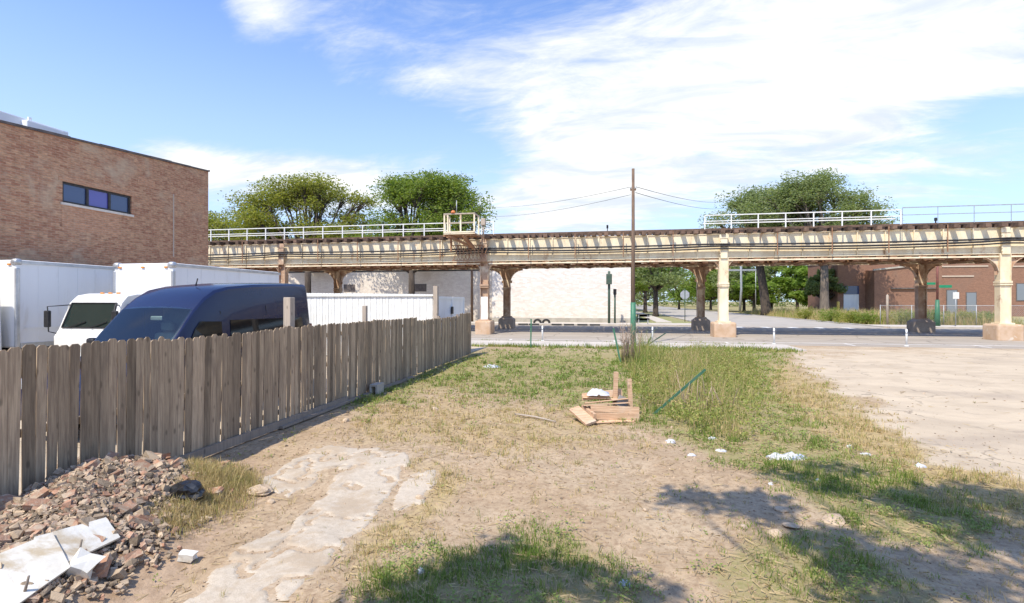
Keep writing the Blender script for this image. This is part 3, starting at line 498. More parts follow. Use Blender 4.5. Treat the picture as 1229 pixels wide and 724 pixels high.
# ------------------------------------------------------------------ trees
def leafcloud(P, size, flat=.5):
    n = len(P); u = RNG.normal(0, 1, (n, 3)); u[:, 2] *= flat; u /= np.linalg.norm(u, axis=1, keepdims=True); r = RNG.normal(0, 1, (n, 3)); v = np.cross(u, r); v /= np.linalg.norm(v, axis=1, keepdims=True)
    s = size*RNG.uniform(.6, 1.25, (n, 1)); V = np.empty((n, 4, 3)); V[:, 0] = P-u*s; V[:, 1] = P+v*s*.45; V[:, 2] = P+u*s; V[:, 3] = P-v*s*.45
    return V.reshape(-1, 3), np.arange(n*4).reshape(n, 4)
def tree(name, base, tr, fork, blobs, nleaf, lsize, lm, bm_, label, group=None, clump=.3, lean=(0, 0), sub=16, cat='tree', limb=1.):
    root = empty(name, base, label=label, cat=cat, group=group); tk = MB(); f = Vector((lean[0], lean[1], fork))
    tk.tube([(0, 0, -.1), (lean[0]*.1, lean[1]*.1, fork*.12), (lean[0]*.5, lean[1]*.5, fork*.55), f], [tr*1.45, tr*1.05, tr*.9, tr*.8], 10)
    PP = []
    for bl in blobs:
        c = Vector(bl[:3]); r = bl[3:6]; mid = f.lerp(c, .5)+Vector((random.uniform(-.5, .5), random.uniform(-.5, .5), -.1*abs(c.z-f.z)))
        rb = tr*random.uniform(.28, .45)*limb; tk.tube([f-Vector((0, 0, tr)), mid, c], [tr*.55*limb, rb, rb*.45], 6)
        k = max(4, int(sub)); w = max(30, int(nleaf*(r[0]*r[1]*r[2])/sum(q[3]*q[4]*q[5] for q in blobs)))
        for j in range(k):
            d = RNG.normal(0, 1, 3); d /= np.linalg.norm(d); d[2] = d[2]*.8+.15; q = c+Vector(d*np.array(r)*random.uniform(.3, .9))
            if j % 2 == 0: tk.tube([c.lerp(mid, .3), c.lerp(q, .55)+Vector((0, 0, -.15)), q], [rb*.4, rb*.22, rb*.08], 4, cap=False)
            n = w//k; cr = clump*1.1*(sum(r)/3)*random.uniform(.6, 1.3)
            PP.append(np.array(q)+np.clip(RNG.normal(0, 1, (n, 3)), -1.3, 1.3)*np.array([cr, cr, cr*.55]))
    tk.build('trunk', bm_, root); P = np.concatenate(PP); V, Fq = leafcloud(P, lsize); npmesh('crown', V, Fq, lm, root); return root
def crown(cx, cy, z0, z1, rx, ry, n, br, seed):
    rr = random.Random(seed); out = []; zc = (z0+z1)/2; rz = (z1-z0)/2
    for k in range(n):
        q = 2*PI*k/n*2.4+rr.random(); h = rr.uniform(-.75, .85); rad = math.sqrt(max(.05, 1-h*h))*rr.uniform(.35, .85)
        s = br*rr.uniform(.75, 1.25); out.append((cx+rx*rad*math.cos(q), cy+ry*rad*math.sin(q), zc+rz*h*.85, s, s, s*.62))
    out.append((cx, cy, z1-br*.55, br, br, br*.6)); return out
BT = 'trees behind the railway'
tree('honey_locust_tree', (-35, 55.5, 0), .42, 6.5, crown(-3.4, 3.5, 7, 18.2, 11.8, 5.2, 46, 2.7, 3)+[(-10+2.8*k, 2.5, 10+1.2*math.sin(k*2.1), 2.2, 2.2, 1.4) for k in range(7)]+[(-7.4+2.6*k, 3, 15.6-.09*(k-2.5)**2*1.5, 2.2, 2.2, 1.5) for k in range(6)], 50000, .165, M['leaf_yellow'], M['bark'], 'wide airy yellow-green tree rising behind the railway left of the taller tree', BT)
tree('street_tree', (-21.6, 54.6, 0), .40, 6.0, crown(.6, 2.5, 7, 17.8, 7.6, 4.8, 46, 2.5, 5)+[(6.3, 0, 11.3, 2.0, 2, 1.5), (7.6, 0, 12.3, 1.5, 1.5, 1.1), (5.2, -1, 9.6, 1.8, 1.8, 1.2), (-5, -1, 9, 2, 2, 1.3), (-6.5, 0, 9.6, 2, 2, 1.3), (-4, 0, 11.5, 2, 2, 1.5)], 46000, .165, M['leaf_green'], M['bark'], 'dense green tree rising behind the railway beside the small service platform', BT)
tree('ash_tree', (-55, 62, 0), .4, 5.5, crown(0, 0, 5, 15.2, 10, 5, 22, 2.8, 8), 24000, .17, M['leaf_yellow'], M['bark'], 'lower yellow-green tree just beside the corner of the brick building', BT)
tree('cottonwood_tree', (26.6, 93, 0), .75, 9, crown(-.5, 0, 7, 22, 9.5, 6, 34, 3.4, 12), 40000, .2, M['leaf_deep'], M['bark'], 'big tree with single dark leaning trunk in the dry field', BT, lean=(-1.2, 0))
tree('old_elm_tree', (33.2, 87, 0), .65, 8.5, crown(-.6, 0, 7.5, 22.6, 9.4, 6, 46, 3.1, 15), 50000, .19, M['leaf_deep'], M['bark_pale'], 'largest round-topped tree in the dry field with forked grey trunk', BT)
ST = 'trees along the side street'
tree('shade_tree', (7.6, 84, 0), .42, 4.5, crown(0, 0, 4.3, 11, 5, 4.5, 12, 2.2, 21), 6000, .24, M['leaf_deep'], M['bark'], 'shade tree nearest the white wall on the side street lawn', ST)
tree('shade_tree', (8.0, 112, 0), .4, 4.5, crown(0, 0, 4, 12, 5.5, 5, 12, 2.4, 23), 5000, .3, M['leaf_bright'], M['bark'], 'bright green tree further down the side street lawn', ST)
tree('shade_tree', (7.4, 150, 0), .4, 4.5, crown(0, 0, 3, 13, 7, 5, 10, 3, 25), 4000, .36, M['leaf_deep'], M['bark'], 'far dark tree at the end of the side street lawn', ST)
BB = 'trees closing the far side of the field'
for k, (px, yy, zt, rr_, lm, lab) in enumerate([(815, 160, 15, 9, 'leaf_bright', 'pale green tree seen beside the stop sign post'), (853, 150, 13, 7, 'leaf_green', 'round green tree between the stop sign and the cream column'), (893, 126, 12, 7, 'leaf_deep', 'dark green tree behind the white utility pole'), (926, 128, 12, 6.5, 'leaf_green', 'leafy tree seen right of the dark leaning trunk'), (957, 122, 11, 4.5, 'leaf_bright', 'light green tree seen left of the forked trunk'), (990, 97, 8, 3, 'leaf_deep', 'small dark tree at the end of the brick warehouse'), (775, 190, 16, 11, 'leaf_deep', 'distant dark tree closing the end of the side street'), (845, 230, 17, 16, 'leaf_deep', 'wide distant tree mass right of the side street end'), (735, 230, 17, 16, 'leaf_green', 'wide distant tree behind the utility pole'), (905, 122, 9, 5, 'leaf_bright', 'low bright tree between the power pole and the leaning trunk'), (872, 128, 10, 5.5, 'leaf_green', 'green tree just right of the large cream column'), (976, 112, 9.5, 4, 'leaf_bright', 'bright tree against the end wall of the warehouse')]):
    bx, by = at_y(px, yy); tree('field_tree', (bx, by, 0), .35, 3, crown(0, 0, .8, zt, rr_, 4, 14, rr_*.42, 31+k), 6500, .34, M[lm], M['bark'], lab, BB, sub=10)
tree('shade_tree', (4.2, 96, 0), .36, 4.2, crown(0, 0, 3.2, 11, 4.5, 4.5, 12, 2.2, 61), 6000, .28, M['leaf_green'], M['bark'], 'shade tree close behind the white wall end', ST)
tree('shade_tree', (4.6, 128, 0), .4, 4.2, crown(0, 0, 3.2, 12, 6, 4.5, 12, 2.5, 62), 6000, .32, M['leaf_deep'], M['bark'], 'dark tree in front of the far tan house', ST)
tree('shade_tree', (28.5, 132, 0), .4, 3.6, crown(0, 0, 2.4, 12, 7, 4.5, 14, 2.8, 63), 7000, .32, M['leaf_green'], M['bark'], 'tree on the field edge across the side street', ST)
Px = RNG.uniform(-140, 330, 42000); hz_ = 9+7*fbm(Px*.05, Px*0+3.3, 3); P = np.stack([Px, 265+RNG.uniform(-7, 7, len(Px)), RNG.random(len(Px))**.8*hz_*1.15], -1); V, Fq = leafcloud(P, .75)
tag(npmesh('treeline', V, Fq, M['leaf_deep']), kind='stuff', label='distant line of trees closing the horizon under the railway', cat='trees')
# the tree overhead behind the viewpoint: only its shade falls into view
tree('overhanging_tree', (2.2, -5.5, 0), .3, 4.2, [(-5.9, 4.8, 7.4, .5, .35, .35), (-5.5, 5.2, 7.4, .55, .35, .35), (-5.0, 5.2, 7.4, .5, .35, .3), (-4.6, 5.3, 7.4, .4, .3, .3), (-5.4, 5.75, 7.4, .28, .2, .2), (-4.05, 5.2, 7.4, .3, .25, .25), (-3.5, 7.38, 7.4, .32, .3, .25), (-2.95, 7.4, 7.4, .6, .45, .3), (-2.6, 7.1, 7.4, .3, .28, .2), (-2.02, 8.5, 7.4, .5, .2, .2), (-1.6, 8.1, 7.4, .4, .25, .2),
      (-1.2, 8.9, 7.4, .5, .22, .2), (-.93, 7.86, 7.4, .75, .4, .3), (-.56, 7.44, 7.4, .7, .42, .3), (.1, 8.1, 7.4, .8, .45, .3), (-.47, 6.85, 7.4, .65, .4, .3), (-2.2, 6.5, 7.4, .45, .42, .3), (-1.9, 5.8, 7.4, .75, .42, .3), (-1.2, 6.0, 7.4, .6, .4, .3), (-2.2, 5.2, 7.4, .5, .4, .3), (.4, 6.5, 7.4, .7, .5, .4), (.8, 7.4, 7.4, .7, .5, .4), (2.2, 7.2, 7.6, .8, .5, .4), (2, 5.0, 7.8, 1., .7, .5), (-2.4, 3.6, 7.8, 1., .7, .5), (-5.2, 4.2, 7.6, .9, .4, .4)], 12000, .10, M['leaf_green'], M['bark'], 'tree overhanging the viewpoint whose shade falls on the grass', None, clump=.42, sub=12, limb=.12)
# ------------------------------------------------------------------ elevated railway
VY0, VY1 = 37.0, 45.5; ZG0, ZG1 = 5.4, 6.98; ZT = 7.26
BENT = [-75.3, -58.7, -42.1, -25.5, -8.9, 7.8, 24.3, 40.9, 57.5]
ER = empty('elevated_railway', (0, 0, 0), label='rusty cream elevated railway viaduct on steel columns crossing the whole view', cat='railway viaduct')
def girder(yy, m, face):
    for a, c in zip(BENT[:-1], BENT[1:]):
        g = MB(); a += .03; c -= .03
        g.b2((a, yy-.012, ZG0), (c, yy+.012, ZG1)); g.b2((a, yy-.2, ZG0-.04), (c, yy+.2, ZG0-.001)); g.b2((a, yy-.07, ZG1+.001), (c, yy+.2, ZG1+.04))
        n = 10
        for k in range(1, n):
            xx = a+(c-a)*k/n; g.b2((xx-.035, yy-.10, ZG0+.002), (xx+.035, yy-.0125, ZG1-.002))
        g.build('girder', m, ER)
girder(VY0, M['cream'], -1); girder(VY1, M['cream'], -1); girder(40.0, M['rust'], -1); girder(42.6, M['rust'], -1)
lat = MB()
for a, c in zip(BENT[:-1], BENT[1:]):
    n = 9
    for k in range(n):
        x0 = a+(c-a)*k/n; x1 = a+(c-a)*(k+1)/n
        lat.bar((x0, VY0+.2, ZG0-.06), (x1, VY1-.2, ZG0-.06), .16, .1); lat.bar((x1, VY0+.2, ZG0-.09), (x0, VY1-.2, ZG0-.09), .16, .04)
        lat.b2((x0-.1, VY0+.02, ZG0+.1), (x0+.1, VY1-.02, ZG0+.5))
lat.build('floor_bracing', M['rust'], ER)
dk = MB(); xx = -74.
while xx < 57:
    j = random.uniform(-.03, .03); k = int(round(xx/.43))
    if k % 2 == 0: dk.b2((xx-.14, VY0-.52-random.uniform(0, .05), ZG1+.045), (xx+.13, VY1+.62, ZT))
    else: dk.b2((xx-.12, VY0+.01+j, ZG1+.046), (xx+.12, VY1+.21+j, ZT-.003))
    xx += .43
dk.build('tie_deck', M['tie'], ER)
tg = MB()
for yy in (VY0+.16, VY1-.16): tg.b2((-74, yy-.11, ZT+.002), (57, yy+.11, ZT+.16))
for yy in (38.0, 39.9, 42.6, 44.5): tg.b2((-74, yy-.12, ZT+.002), (57, yy+.12, ZT+.12))
for yy in (40.7, 41.2, 41.7): tg.b2((-74, yy-.14, ZT+.002), (57, yy+.14, ZT+.05))
tg.build('guard_timber', M['tie'], ER)
for yy in (38.2, 39.64, 42.85, 44.29): MB().b2((-74, yy-.035, ZT+.004), (57, yy+.035, ZT+.15)).build('rail', M['rust'], ER)
bk = []
for q in range(9): an = PI/2*q/8; bk.append((1-math.sin(an), math.cos(an)))
def bent(xc, near):
    yy = VY0 if near else VY1; m = M['cream'] if near and xc > 0 else M['brown_steel']; z0 = 1.0
    c = MB(); w = .27
    for sx in (-1, 1): c.b2((xc+sx*w-.03 if sx < 0 else xc+w-.0, yy-.24, z0), (xc-w if sx < 0 else xc+w+.03, yy+.24, ZG0-.05))
    c.b2((xc-w, yy-.03, z0), (xc+w, yy+.03, ZG0-.05)); c.b2((xc-.34, yy-.3, 3.55), (xc+.34, yy+.3, 3.68)); c.b2((xc-.34, yy-.3, 3.42), (xc+.34, yy+.3, 3.5)); c.b2((xc-.42, yy-.36, z0-.02), (xc+.42, yy+.36, z0+.08))
    if near and xc < 0: WP = (xc-w+.001, yy-.2, z0), (xc+w-.001, yy-.17, 2.75)
    if near and xc > 0: c.b2((xc-w+.001, yy-.2, z0), (xc+w-.001, yy-.17, ZG0-.06))
    co_ = c.build('column', m, ER)
    if near and xc < 0: MB().b2(*WP).build('cover_plate', M['white_paint'], co_)
    r = 1.15 if (xc > 20 or not near) else .62
    top = ZG0-.052
    for sx in (-1, 1):
        b = MB()
        poly = [(xc+sx*.3, top), (xc+sx*(.3+r), top)]+[(xc+sx*(.3+r*(1-math.sin(PI/2*q/8))), top-.12-r*(1-math.cos(PI/2*q/8))) for q in range(9)]
        b.prism(poly, 'y', yy-.06, yy+.06)
        for q in range(8):
            p0 = (xc+sx*(.3+r*(1-math.sin(PI/2*q/8))), yy, top-.12-r*(1-math.cos(PI/2*q/8))); p1 = (xc+sx*(.3+r*(1-math.sin(PI/2*(q+1)/8))), yy, top-.12-r*(1-math.cos(PI/2*(q+1)/8)))
            b.bar(p0, p1, .34, .035, (0, 0, 1))
        b.build('bracket', M['brown_steel'], co_)
    p = MB()
    if near: w = .72 if xc > 0 else .6; p.bevel((xc, yy, .45), (2*w, 1.4, 1.1), .12, 2)
    else:
        p.b2((xc-.66, yy-.66, 0), (xc+.66, yy+.66, .8)); p.add([(xc-.66, yy-.66, .801), (xc+.66, yy-.66, .801), (xc+.66, yy+.66, .801), (xc-.66, yy+.66, .801), (xc-.36, yy-.36, 1.05), (xc+.36, yy-.36, 1.05), (xc+.36, yy+.36, 1.05), (xc-.36, yy+.36, 1.05)], [(0, 1, 5, 4), (1, 2, 6, 5), (2, 3, 7, 6), (3, 0, 4, 7), (4, 5, 6, 7), (0, 3, 2, 1)])
    p.build('pedestal', M['pedestal'] if near else M['pedestal_shaded'], co_)
    if near:
        s = MB(); s.b2((xc-.22, yy-.3, ZG0-.06), (xc+.22, yy-.205, ZG1+.03)); s.b2((xc-.3, yy-.34, ZG1-.3), (xc+.3, yy-.3, ZG1-.05))
        for k in range(6): s.b2((xc-.27, yy-.33, ZG0+.12+k*.2), (xc-.221, yy-.28, ZG0+.2+k*.2))
        s.build('bearing_post', m, ER)
for xc in BENT:
    bent(xc, True); bent(xc, False)
    cb = MB(); cb.b2((xc-.2, VY0+.21, ZG0-.05), (xc+.2, VY1-.21, ZG1-.3)); cb.build('cross_beam', M['rust'], ER)
for a, c in zip(BENT[:-1], BENT[1:]):
    lc = MB(); lc.b2((a+.32, VY0-.2, ZG0-.25), (c-.32, VY0-.05, ZG0-.15)); lc.build('lower_chord', M['cream'], ER); lc = MB(); k = 0; xx = a+.5
    while xx < c-.5: lc.b2((xx-.2, VY0-.16, ZG0-.149), (xx+.2, VY0-.02, ZG0-.042)); lc.b2((xx+.1, VY0-.14, ZG0-.36), (xx+.45, VY0-.02, ZG0-.251)); xx += .82
    lc.build('packing_row', M['rust'], ER)
# cables slung along the near girder
for k, (z, sag, r) in enumerate([(6.3, .12, .06), (6.18, .24, .065), (6.0, .16, .05)]):
    mb = MB(); pts = []
    for a, c in zip(BENT[:-1], BENT[1:]):
        for q in range(12):
            s = q/12; pts.append((a+(c-a)*s, VY0-.36-.02*k, z-.02*math.sin(a)-4*sag*s*(1-s)*(.8+.2*math.sin(a*3+k))))
    mb.tube(pts, r, 6).build('cable', M['cable'], ER)
hg = None
for a, c in zip(BENT[:-1], BENT[1:]):
    for q in range(1, 5):
        if hg is None: o = hg = MB().b2((-.025, VY0-.50, ZG0+.1), (.025, VY0-.46, ZG1+.25)).build('cable_hanger', M['rust'], ER)
        else: o = hg.copy(); C.objects.link(o); o.parent = ER
        o.location = (a+(c-a)*q/5, 0, 0)
def handrail(x0, x1, yy, m, z0=ZT+.16, h=.82, sp=1.6, r=.032, low=True):
    hr = MB(); hr.b2((x0, yy-r, z0+h-.06), (x1, yy+r, z0+h)); hr.b2((x0, yy-r*.8, z0+h*.45), (x1, yy+r*.8, z0+h*.45+.05))
    if low: hr.b2((x0, yy+.62-r, z0+h*.36), (x1, yy+.62+r, z0+h*.44))
    o = hr.build('handrail', m, ER); n = int((x1-x0)/sp)
    first = None
    for k in range(n+1):
        xx = x0+(x1-x0)*k/n
        if first is None: first = MB().b2((-r, yy-r*1.05, z0-.14), (r, yy+r*1.05, z0+h-.061)).build('post', m, o); first.location = (xx, 0, 0)
        else: c = first.copy(); C.objects.link(c); c.parent = o; c.location = (xx, 0, 0)
    return o
handrail(-58, -11.75, VY0-.62, M['white_paint']); handrail(-9.0, -8.1, VY0-.62, M['white_paint'], sp=.9); handrail(6.5, 18.3, VY0-.62, M['white_paint'])
handrail(18.4, 56, VY0-.62, M['grey_metal'], h=.95, sp=1.9, r=.014, low=False)
# service platform
PF = MB(); x0, x1, y0, y1 = -11.45, -9.15, 35.0, VY0-.64; zf = 7.28
PF.b2((x0, y0, zf-.1), (x1, y1, zf)); PF.b2((x0, y0-.03, zf+.002), (x1, y0, zf+.1)); pf = PF.build('service_platform', M['cream'], ER)
for xx in (x0+.05, x0+.3, (x0+x1)/2+.1, x1-.05): MB().b2((xx-.05, y0+.002, zf+.003), (xx+.05, y0+.1, zf+1.3)).build('post', M['cream'], pf)
for xx in (x0+.05, x1-.05): MB().b2((xx-.05, y1-.1, zf+.003), (xx+.05, y1, zf+1.3)).build('post', M['cream'], pf)
g = MB(); g.b2((x0, y0-.02, zf+1.302), (x1, y0+.1, zf+1.39)); g.b2((x0+.1, y0+.02, zf+.65), (x1-.1, y0+.06, zf+.75)); g.b2((x0, y0+.1, zf+1.302), (x0+.08, y1, zf+1.38)); g.b2((x1-.08, y0+.1, zf+1.302), (x1, y1, zf+1.38)); g.build('guard_rail', M['post_wood'], pf)
g = MB(); g.bar((x0+.3, y0+.1, zf-.16), (x0+1.9, y1-.1, zf-1.0), .16, .16); g.bar((x1-.9, y0+.1, zf-.16), (x1-.4, y1-.1, zf-1.0), .2, .2); g.bar((x0+.2, y1-.2, zf-.2), (x0+.2, y1-.2, zf-1.2), .12); g.b2((x0-.1, y0+.2, zf-.22), (x1+.1, y0+.35, zf-.101)); g.b2((x0-.1, y1-.4, zf-.22), (x1+.1, y1-.25, zf-.101)); g.build('brace', M['rust'], pf)
g = MB()
for k in range(9): xx = x0+.3+k*.28; g.bar((xx, y1+.05, 6.5), (xx+.5 if k < 8 else xx, y1+.05, 5.45), .04); g.bar((xx+.4, y1+.03, 6.5), (xx, y1+.03, 5.45), .04)
g.b2((x0+.2, y1+.02, 6.5), (x1+.2, y1+.07, 6.56)); g.b2((x0+.2, y1+.02, 5.4), (x1+.2, y1+.07, 5.46)); g.build('lattice', M['rust'], pf)
g = MB(); g.tube([(-10.5, y0+.05, zf+1.391), (-10.5, y0+.05, zf+2.3)], .03, 8); g.build('mast', M['grey_metal'], pf)
g = MB(); g.lathe((-10.75, y0+.04, zf+1.392), [(.16, 0), (.17, .08), (.12, .16), (.05, .2)], 14); g.build('beacon', M['orange'], pf)
g = MB(); g.bevel((-8.75, y0+.9, zf+.85), (.34, .3, .5), .04); g.tube([(-8.75, y0+.9, zf-.2), (-8.75, y0+.9, zf+.6)], .06, 8); g.build('signal_box', M['post_wood'], pf)
# dwarf signal on the track
sx, sy = at_y(729, 38.0); ds = MB(); ds.b2((sx-.03, sy-.03, ZT+.13), (sx+.03, sy+.03, ZT+.5)); ds.bevel((sx, sy, ZT+.6), (.14, .14, .26), .03); ds.lathe((sx, sy-.12, ZT+.64), [(.04, 0), (.04, .05)], 10, 'y'); ds.build('dwarf_signal', M['black_plastic'], ER)
sx, sy = at_y(1123, 38.0); ds = MB(); ds.b2((sx-.03, sy-.03, ZT+.13), (sx+.03, sy+.03, ZT+.45)); ds.bevel((sx, sy, ZT+.52), (.14, .14, .22), .03); ds.build('dwarf_signal', M['black_plastic'], ER)
# ------------------------------------------------------------------ plank fence
FN = empty('plank_fence', (FX, 0, 0), label='weathered grey-brown dog-eared wooden plank fence running back to the street', cat='fence')
y = -1.2; pn = 0
while y < 22.5:
    mb = MB(); y1 = min(y+2.44, 22.62); top = 1.89+random.uniform(-.025, .03)-(.09 if 15.8 < y < 20.5 else 0); yy = y; xo = random.uniform(-.012, .012); lean_ = random.uniform(.0, .02)
    while yy < y1-.04:
        w = random.choice((.112, .118, .12, .122, .13, .095)); w = min(w, y1-yy); tl = lean_+random.gauss(0, .007); h = top+random.gauss(0, .008)*1.4+(random.random() < .05)*random.uniform(-.05, .02); x0 = xo+random.gauss(0, .004); e = .028; z0 = random.uniform(.0, .05)
        def q(a, z): return (yy+a+tl*z, z)
        gap = random.uniform(.014, .042) if (yy < 13 and random.random() < .36) or random.random() < .08 else .003; wb = w-gap; wt_ = w-random.choice((.001, .002, .003, .006))
        poly = [q(0, z0), q(wb, z0), q(wt_, h-e), q(wt_-e, h), q(e, h), q(0, h-e)]; mb.prism(poly, 'x', x0, x0+.012); yy += w
    mb.build('picket_panel', M['picket'], FN); y = y1; pn += 1
y = -1.2
for k in range(11):
    yp = min(-1.2+2.44*k, 22.6); tall = {}.get(k, 1.86); MB().b2((-.135, yp-.045, -.3), (-.045, yp+.045, tall)).build('post', M['board'], FN)
for z in (.3, 1.0, 1.65): MB().b2((-.043, -1.2, z-.045), (-.015, 22.6, z+.045)).build('rail', M['board'], FN)
for px, ytop, w in ((347, 357, .16), (438, 367, .11)):
    xx, yy, zt = at_x(px, FX-.25, ytop); tag(MB().bevel((xx, yy, zt/2-.1), (w, w, zt+.2), .012).build('wooden_post', M['post_wood']), 'thick pale square post standing behind the fence beside the van' if w > .13 else 'thin grey square post poking above the middle of the fence', 'post')
kbd = MB(); kbd.bar((FX+.06, 5.7, .10), (FX+.07, 11.2, .09), .045, .14); kbd.build('base_board', M['board'], FN); FNK = bpy.data.objects['base_board']; FNK.location = (-FX, 0, 0)
kb2 = MB(); kb2.bar((FX+.1, 8.6, .05), (FX+.13, 15.2, .045), .14, .045); tag(kb2.build('loose_board', M['board']), 'long loose grey board lying on the ground against the fence foot', 'board')
# ------------------------------------------------------------------ brick building on the left
BX = -21.0; yE = at_x(250, BX)[1]; BB_ = empty('brick_building', (BX, yE, 0), label='tan-red brick building with a three-pane upper window behind the trucks', cat='building')
def zt(yy): return 9.35+(yy-yE)*.068
wy0, wy1, wz0, wz1 = at_x(75, BX)[1]-yE, at_x(158, BX)[1]-yE, 6.3, 7.13; ya = -30.
wl = MB()
def wq(a, c, z0, z1a, z1c): wl.add([(-.3, a, z0), (0, a, z0), (0, c, z0), (-.3, c, z0), (-.3, a, z1a), (0, a, z1a), (0, c, z1c), (-.3, c, z1c)], [(0, 1, 2, 3), (4, 7, 6, 5), (0, 4, 5, 1), (1, 5, 6, 2), (2, 6, 7, 3), (3, 7, 4, 0)])
ztr = lambda a: zt(a+yE)
wq(ya, wy0, 0, ztr(ya), ztr(wy0)); wq(wy1, 0, 0, ztr(wy1), ztr(0)); wq(wy0, wy1, 0, wz0, wz0); wq(wy0, wy1, wz1, ztr(wy0), ztr(wy1))
wl.b2((-14, -.3, 0), (-.301, 0, ztr(0)-.002)); wl.build('wall', M['brick_tan'], BB_)
MB().b2((-14, ya, 6), (-.31, -.31, 7.9)).build('roof', M['roofing'], BB_)
cpm = MB(); q = ya; random.seed(6)
while q < .05:
    q1 = min(q+1.2, .06); dz = random.uniform(-.015, .02); za, zc = ztr(q)+.003, ztr(q1)+.003; cpm.add([(-.36, q, za), (.06, q, za), (.06, q1-.012, zc), (-.36, q1-.012, zc), (-.36, q, za+.08+dz), (.06, q, za+.08+dz), (.06, q1-.012, zc+.08+dz), (-.36, q1-.012, zc+.08+dz)], [(0, 1, 2, 3), (4, 7, 6, 5), (0, 4, 5, 1), (1, 5, 6, 2), (2, 6, 7, 3), (3, 7, 4, 0)]); q = q1
cpm.build('coping', M['coping'], BB_)
MB().b2((.002, wy0-.15, wz1+.003), (.012, wy1+.15, wz1+.2)).build('lintel', M['brick_lintel'], BB_)
for a_, z_, w_, h_ in ((-2.0, 7.5, 1.7, .5), (-7.5, 5.2, 2.4, 1.1), (-4.2, 7.75, .9, .35)): MB().b2((.002, a_, z_), (.007, a_+w_, z_+h_)).build('brick_patch', M['brick_lintel'], BB_)
fr = MB(); d0, d1 = -.16, -.06
fr.b2((d0, wy0, wz0), (d1, wy1, wz0+.08)); fr.b2((d0, wy0, wz1-.08), (d1, wy1, wz1)); ws = [wy0, wy0+(wy1-wy0)*.35, wy0+(wy1-wy0)*.67, wy1]
for k, q in enumerate(ws): a = q if k == 0 else (q-.09 if k == 3 else q-.05); fr.b2((d0+.002, a, wz0+.08), (d1-.002, a+.09+(.01 if 0 < k < 3 else 0), wz1-.08))
wf = fr.build('window', M['frame_dark'], BB_)
for k in range(3): MB().b2((d0+.03, ws[k]+.05, wz0+.08), (d0+.05, ws[k+1]-.05, wz1-.08)).build('pane', M['pane_violet'] if k == 1 else M['pane_blue'], wf)
MB().b2((-.1, wy0-.08, wz0-.1), (.05, wy1+.08, wz0-.003)).build('sill', M['brick_grey'], wf)
MB().b2((.003, -2.27, 4.6), (.012, -2.21, 7.7)).build('conduit', M['stucco'], BB_)
a = at_x(-20, BX-1.2)[1]; c = at_x(83, BX-1.2)[1]; rt = MB(); rt.bevel((BX-2.0, (a+c)/2, 8.65), (1.6, c-a, 1.75), .06); rt.bevel((BX-1.15, c-1.1, 8.7), (.5, 1.4, 1.4), .05); rt.b2((BX-1.22, (a+c)/2-.06, 8), (BX-1.16, (a+c)/2+.06, 9.6))
tag(rt.build('rooftop_unit', M['white_box']), 'white sheet-metal unit on the roof of the brick building', 'roof unit')
